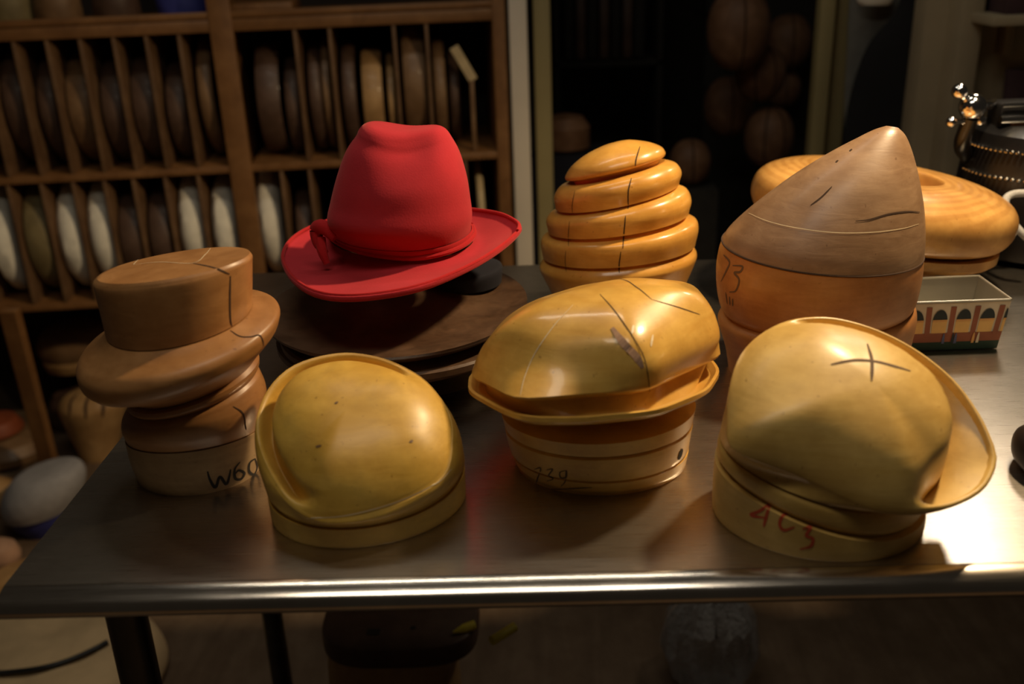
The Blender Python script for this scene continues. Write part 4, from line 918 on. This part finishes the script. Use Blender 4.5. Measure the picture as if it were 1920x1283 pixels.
# rusty red, brown bowl, orange brown block at the very left
def blob(nm, px0, rows_top, wpx, h, mat, lab, yoff=0.0, lift=0.0, ratio=0.8):
    p = onfloor(px0); yy = p[1] + yoff; s = 1867 / np.linalg.norm(p - CAM)
    rx = wpx / s
    V, Fc = lathe([(rx * 0.75, 0.0), (rx * 0.95, h * 0.2), (rx, h * 0.5), (rx * 0.85, h * 0.8), (rx * 0.5, h * 0.97), (rx * 0.05, h)], (p[0], yy, lift), n=36, sy=ratio)
    return tag(mesh(nm, V, Fc, mat), lab, 'hat block', 'old blocks on the floor at the left')
blob('round_block', (8, 860), 0, 78, 0.085, M['fl_mid'], 'brown bowl-shaped block at the left picture edge below the leaning board')
V, Fc = lathe([(0.06, 0), (0.075, 0.01), (0.075, 0.02), (0.06, 0.045), (0.02, 0.055)], tuple(np.array([onfloor((8, 860))[0], onfloor((8, 860))[1], 0.086])), n=32)
tag(mesh('red_block', V, Fc, M['rust']), 'small rusty red domed block resting on the brown bowl at the left edge', 'hat block', 'old blocks on the floor at the left')
blob('round_block', (-5, 960), 0, 42, 0.10, M['fl_tan'], 'orange-brown block at the left picture edge beside the grey felt block')
blob('round_block', (2, 1060), 0, 36, 0.07, M['pink'], 'pinkish bare wood block at the left edge below the grey felt block')
# tan disc boards bottom left
p = onfloor((20, 1150))
V, Fc = lathe([(0.13, 0), (0.145, 0.006), (0.145, 0.022), (0.13, 0.028), (0.01, 0.028)], (p[0] + 0.03, p[1] + 0.065, 0), n=56); tag(mesh('round_board', V, Fc, M['fl_tan']), 'large round tan board on the floor at the left table corner', 'board')
p = onfloor((70, 1290))
V, Fc = loft(keys([ell((p[0], p[1], 0), (0.25, 0, 0), (0, 0.17, 0), 2.4), ell((p[0], p[1], 0.03), (0.265, 0, 0), (0, 0.185, 0), 2.4), ell((p[0], p[1], 0.085), (0.25, 0, 0), (0, 0.17, 0), 2.3), ell((p[0], p[1], 0.105), (0.20, 0, 0), (0, 0.13, 0), 2.2), ell((p[0], p[1], 0.11), (0.08, 0, 0), (0, 0.05, 0))], 4))
V = V + np.stack([np.zeros(len(V)), np.zeros(len(V)), 0.008 * np.sin(V[:, 0] * 31) * np.sin(V[:, 1] * 37) * (V[:, 2] > 0.05)], 1)
sack = tag(mesh('canvas_sack', V, Fc, M['tanbag']), 'tan canvas sack lying on the floor under the left table corner', 'sack')
bv = BVHTree.FromPolygons([tuple(v) for v in GEO[sack.name][0]], GEO[sack.name][1])
P = []
for q in ((-30, 1268), (20, 1266), (80, 1258), (130, 1244), (180, 1222), (205, 1208)):
    h = bv.ray_cast(Vector(CAM), Vector(ray(q)).normalized())
    P.append(np.array(h[0]) + [0, -0.003, 0.0085] if h[0] is not None else onz(q, 0.1))
tag(mesh('power_cable', *tubegeo(np.array(P), 0.0055, 10), M['cord']), 'black cable lying across the tan sack', 'cable')
# under the table: dark block on a tan one, yellow scraps, plastic bag
p0 = onz((700, 1262), 0.26)
o = thing('tan_block', 'tan wooden block under the table below the dark drilled board', 'hat block', (p0[0] + 0.02, p0[1] + 0.08, 0))
V, Fc = loft(keys([(ell((p0[0] + 0.02, p0[1] + 0.09, 0), (0.12, 0, 0), (0, 0.09, 0), 2.6), 'c'), ell((p0[0] + 0.02, p0[1] + 0.09, 0.2), (0.115, 0, 0), (0, 0.09, 0), 2.6), (ell((p0[0] + 0.02, p0[1] + 0.09, 0.268), (0.11, 0, 0), (0, 0.085, 0), 2.6), 'c')], 4)); mesh('block_body', V, Fc, M['fl_tan'], o)
o = thing('drilled_board', 'dark brown thick board with drilled holes under the table', 'board', (p0[0] + 0.03, p0[1] + 0.09, 0.269))
V, Fc = loft(keys([(ell((p0[0] + 0.04, p0[1] + 0.10, 0.269), (0.13, 0, 0), (0, 0.10, 0), 3.2), 'c'), ell((p0[0] + 0.04, p0[1] + 0.10, 0.275), (0.135, 0, 0), (0, 0.105, 0), 3.2), ell((p0[0] + 0.04, p0[1] + 0.10, 0.305), (0.135, 0, 0), (0, 0.105, 0), 3.2), (ell((p0[0] + 0.04, p0[1] + 0.10, 0.311), (0.13, 0, 0), (0, 0.10, 0), 3.2), 'c')], 3)); bd = mesh('board_body', V, Fc, M['fl_dark'], o)
mark(bd, [[(688, 1186), (712, 1186)]], 0.016, M['ink'], 'drilled_hole', 0.001, taper=False); mark(bd, [[(770, 1178), (780, 1178)]], 0.008, M['ink'], 'drilled_hole', 0.001, taper=False)
p = onz((880, 1190), 0.312)
for (q0, q1, lab, zz) in (((850, 1186), (890, 1172), 'yellow pointed scrap on the edge of the dark drilled board', 0.3165), ((922, 1202), (965, 1176), 'yellow tube stub beside the dark drilled board under the table', 0.33)):
    a, b = onz(q0, zz), onz(q1, zz)
    tag(mesh('yellow_scrap', *tubegeo(np.array([a, (a + b) / 2, b]), [0.002, 0.008, 0.008] if 'scrap' in lab else [0.008, 0.008, 0.008], 10), M['yel']), lab, 'scrap')
p = onz((1345, 1242), 0.10)
V, Fc = lathe([(0.03, 0), (0.075, 0.02), (0.095, 0.08), (0.085, 0.15), (0.05, 0.20), (0.015, 0.225)], (p[0], p[1] + 0.08, 0.0), n=48)
V = V + (rng.rand(*V.shape) - 0.5) * 0.012; V[:, 2] = np.maximum(V[:, 2], 0)
tag(mesh('plastic_bag', V, Fc, M['bag']), 'crumpled clear plastic bag glinting under the table', 'bag')
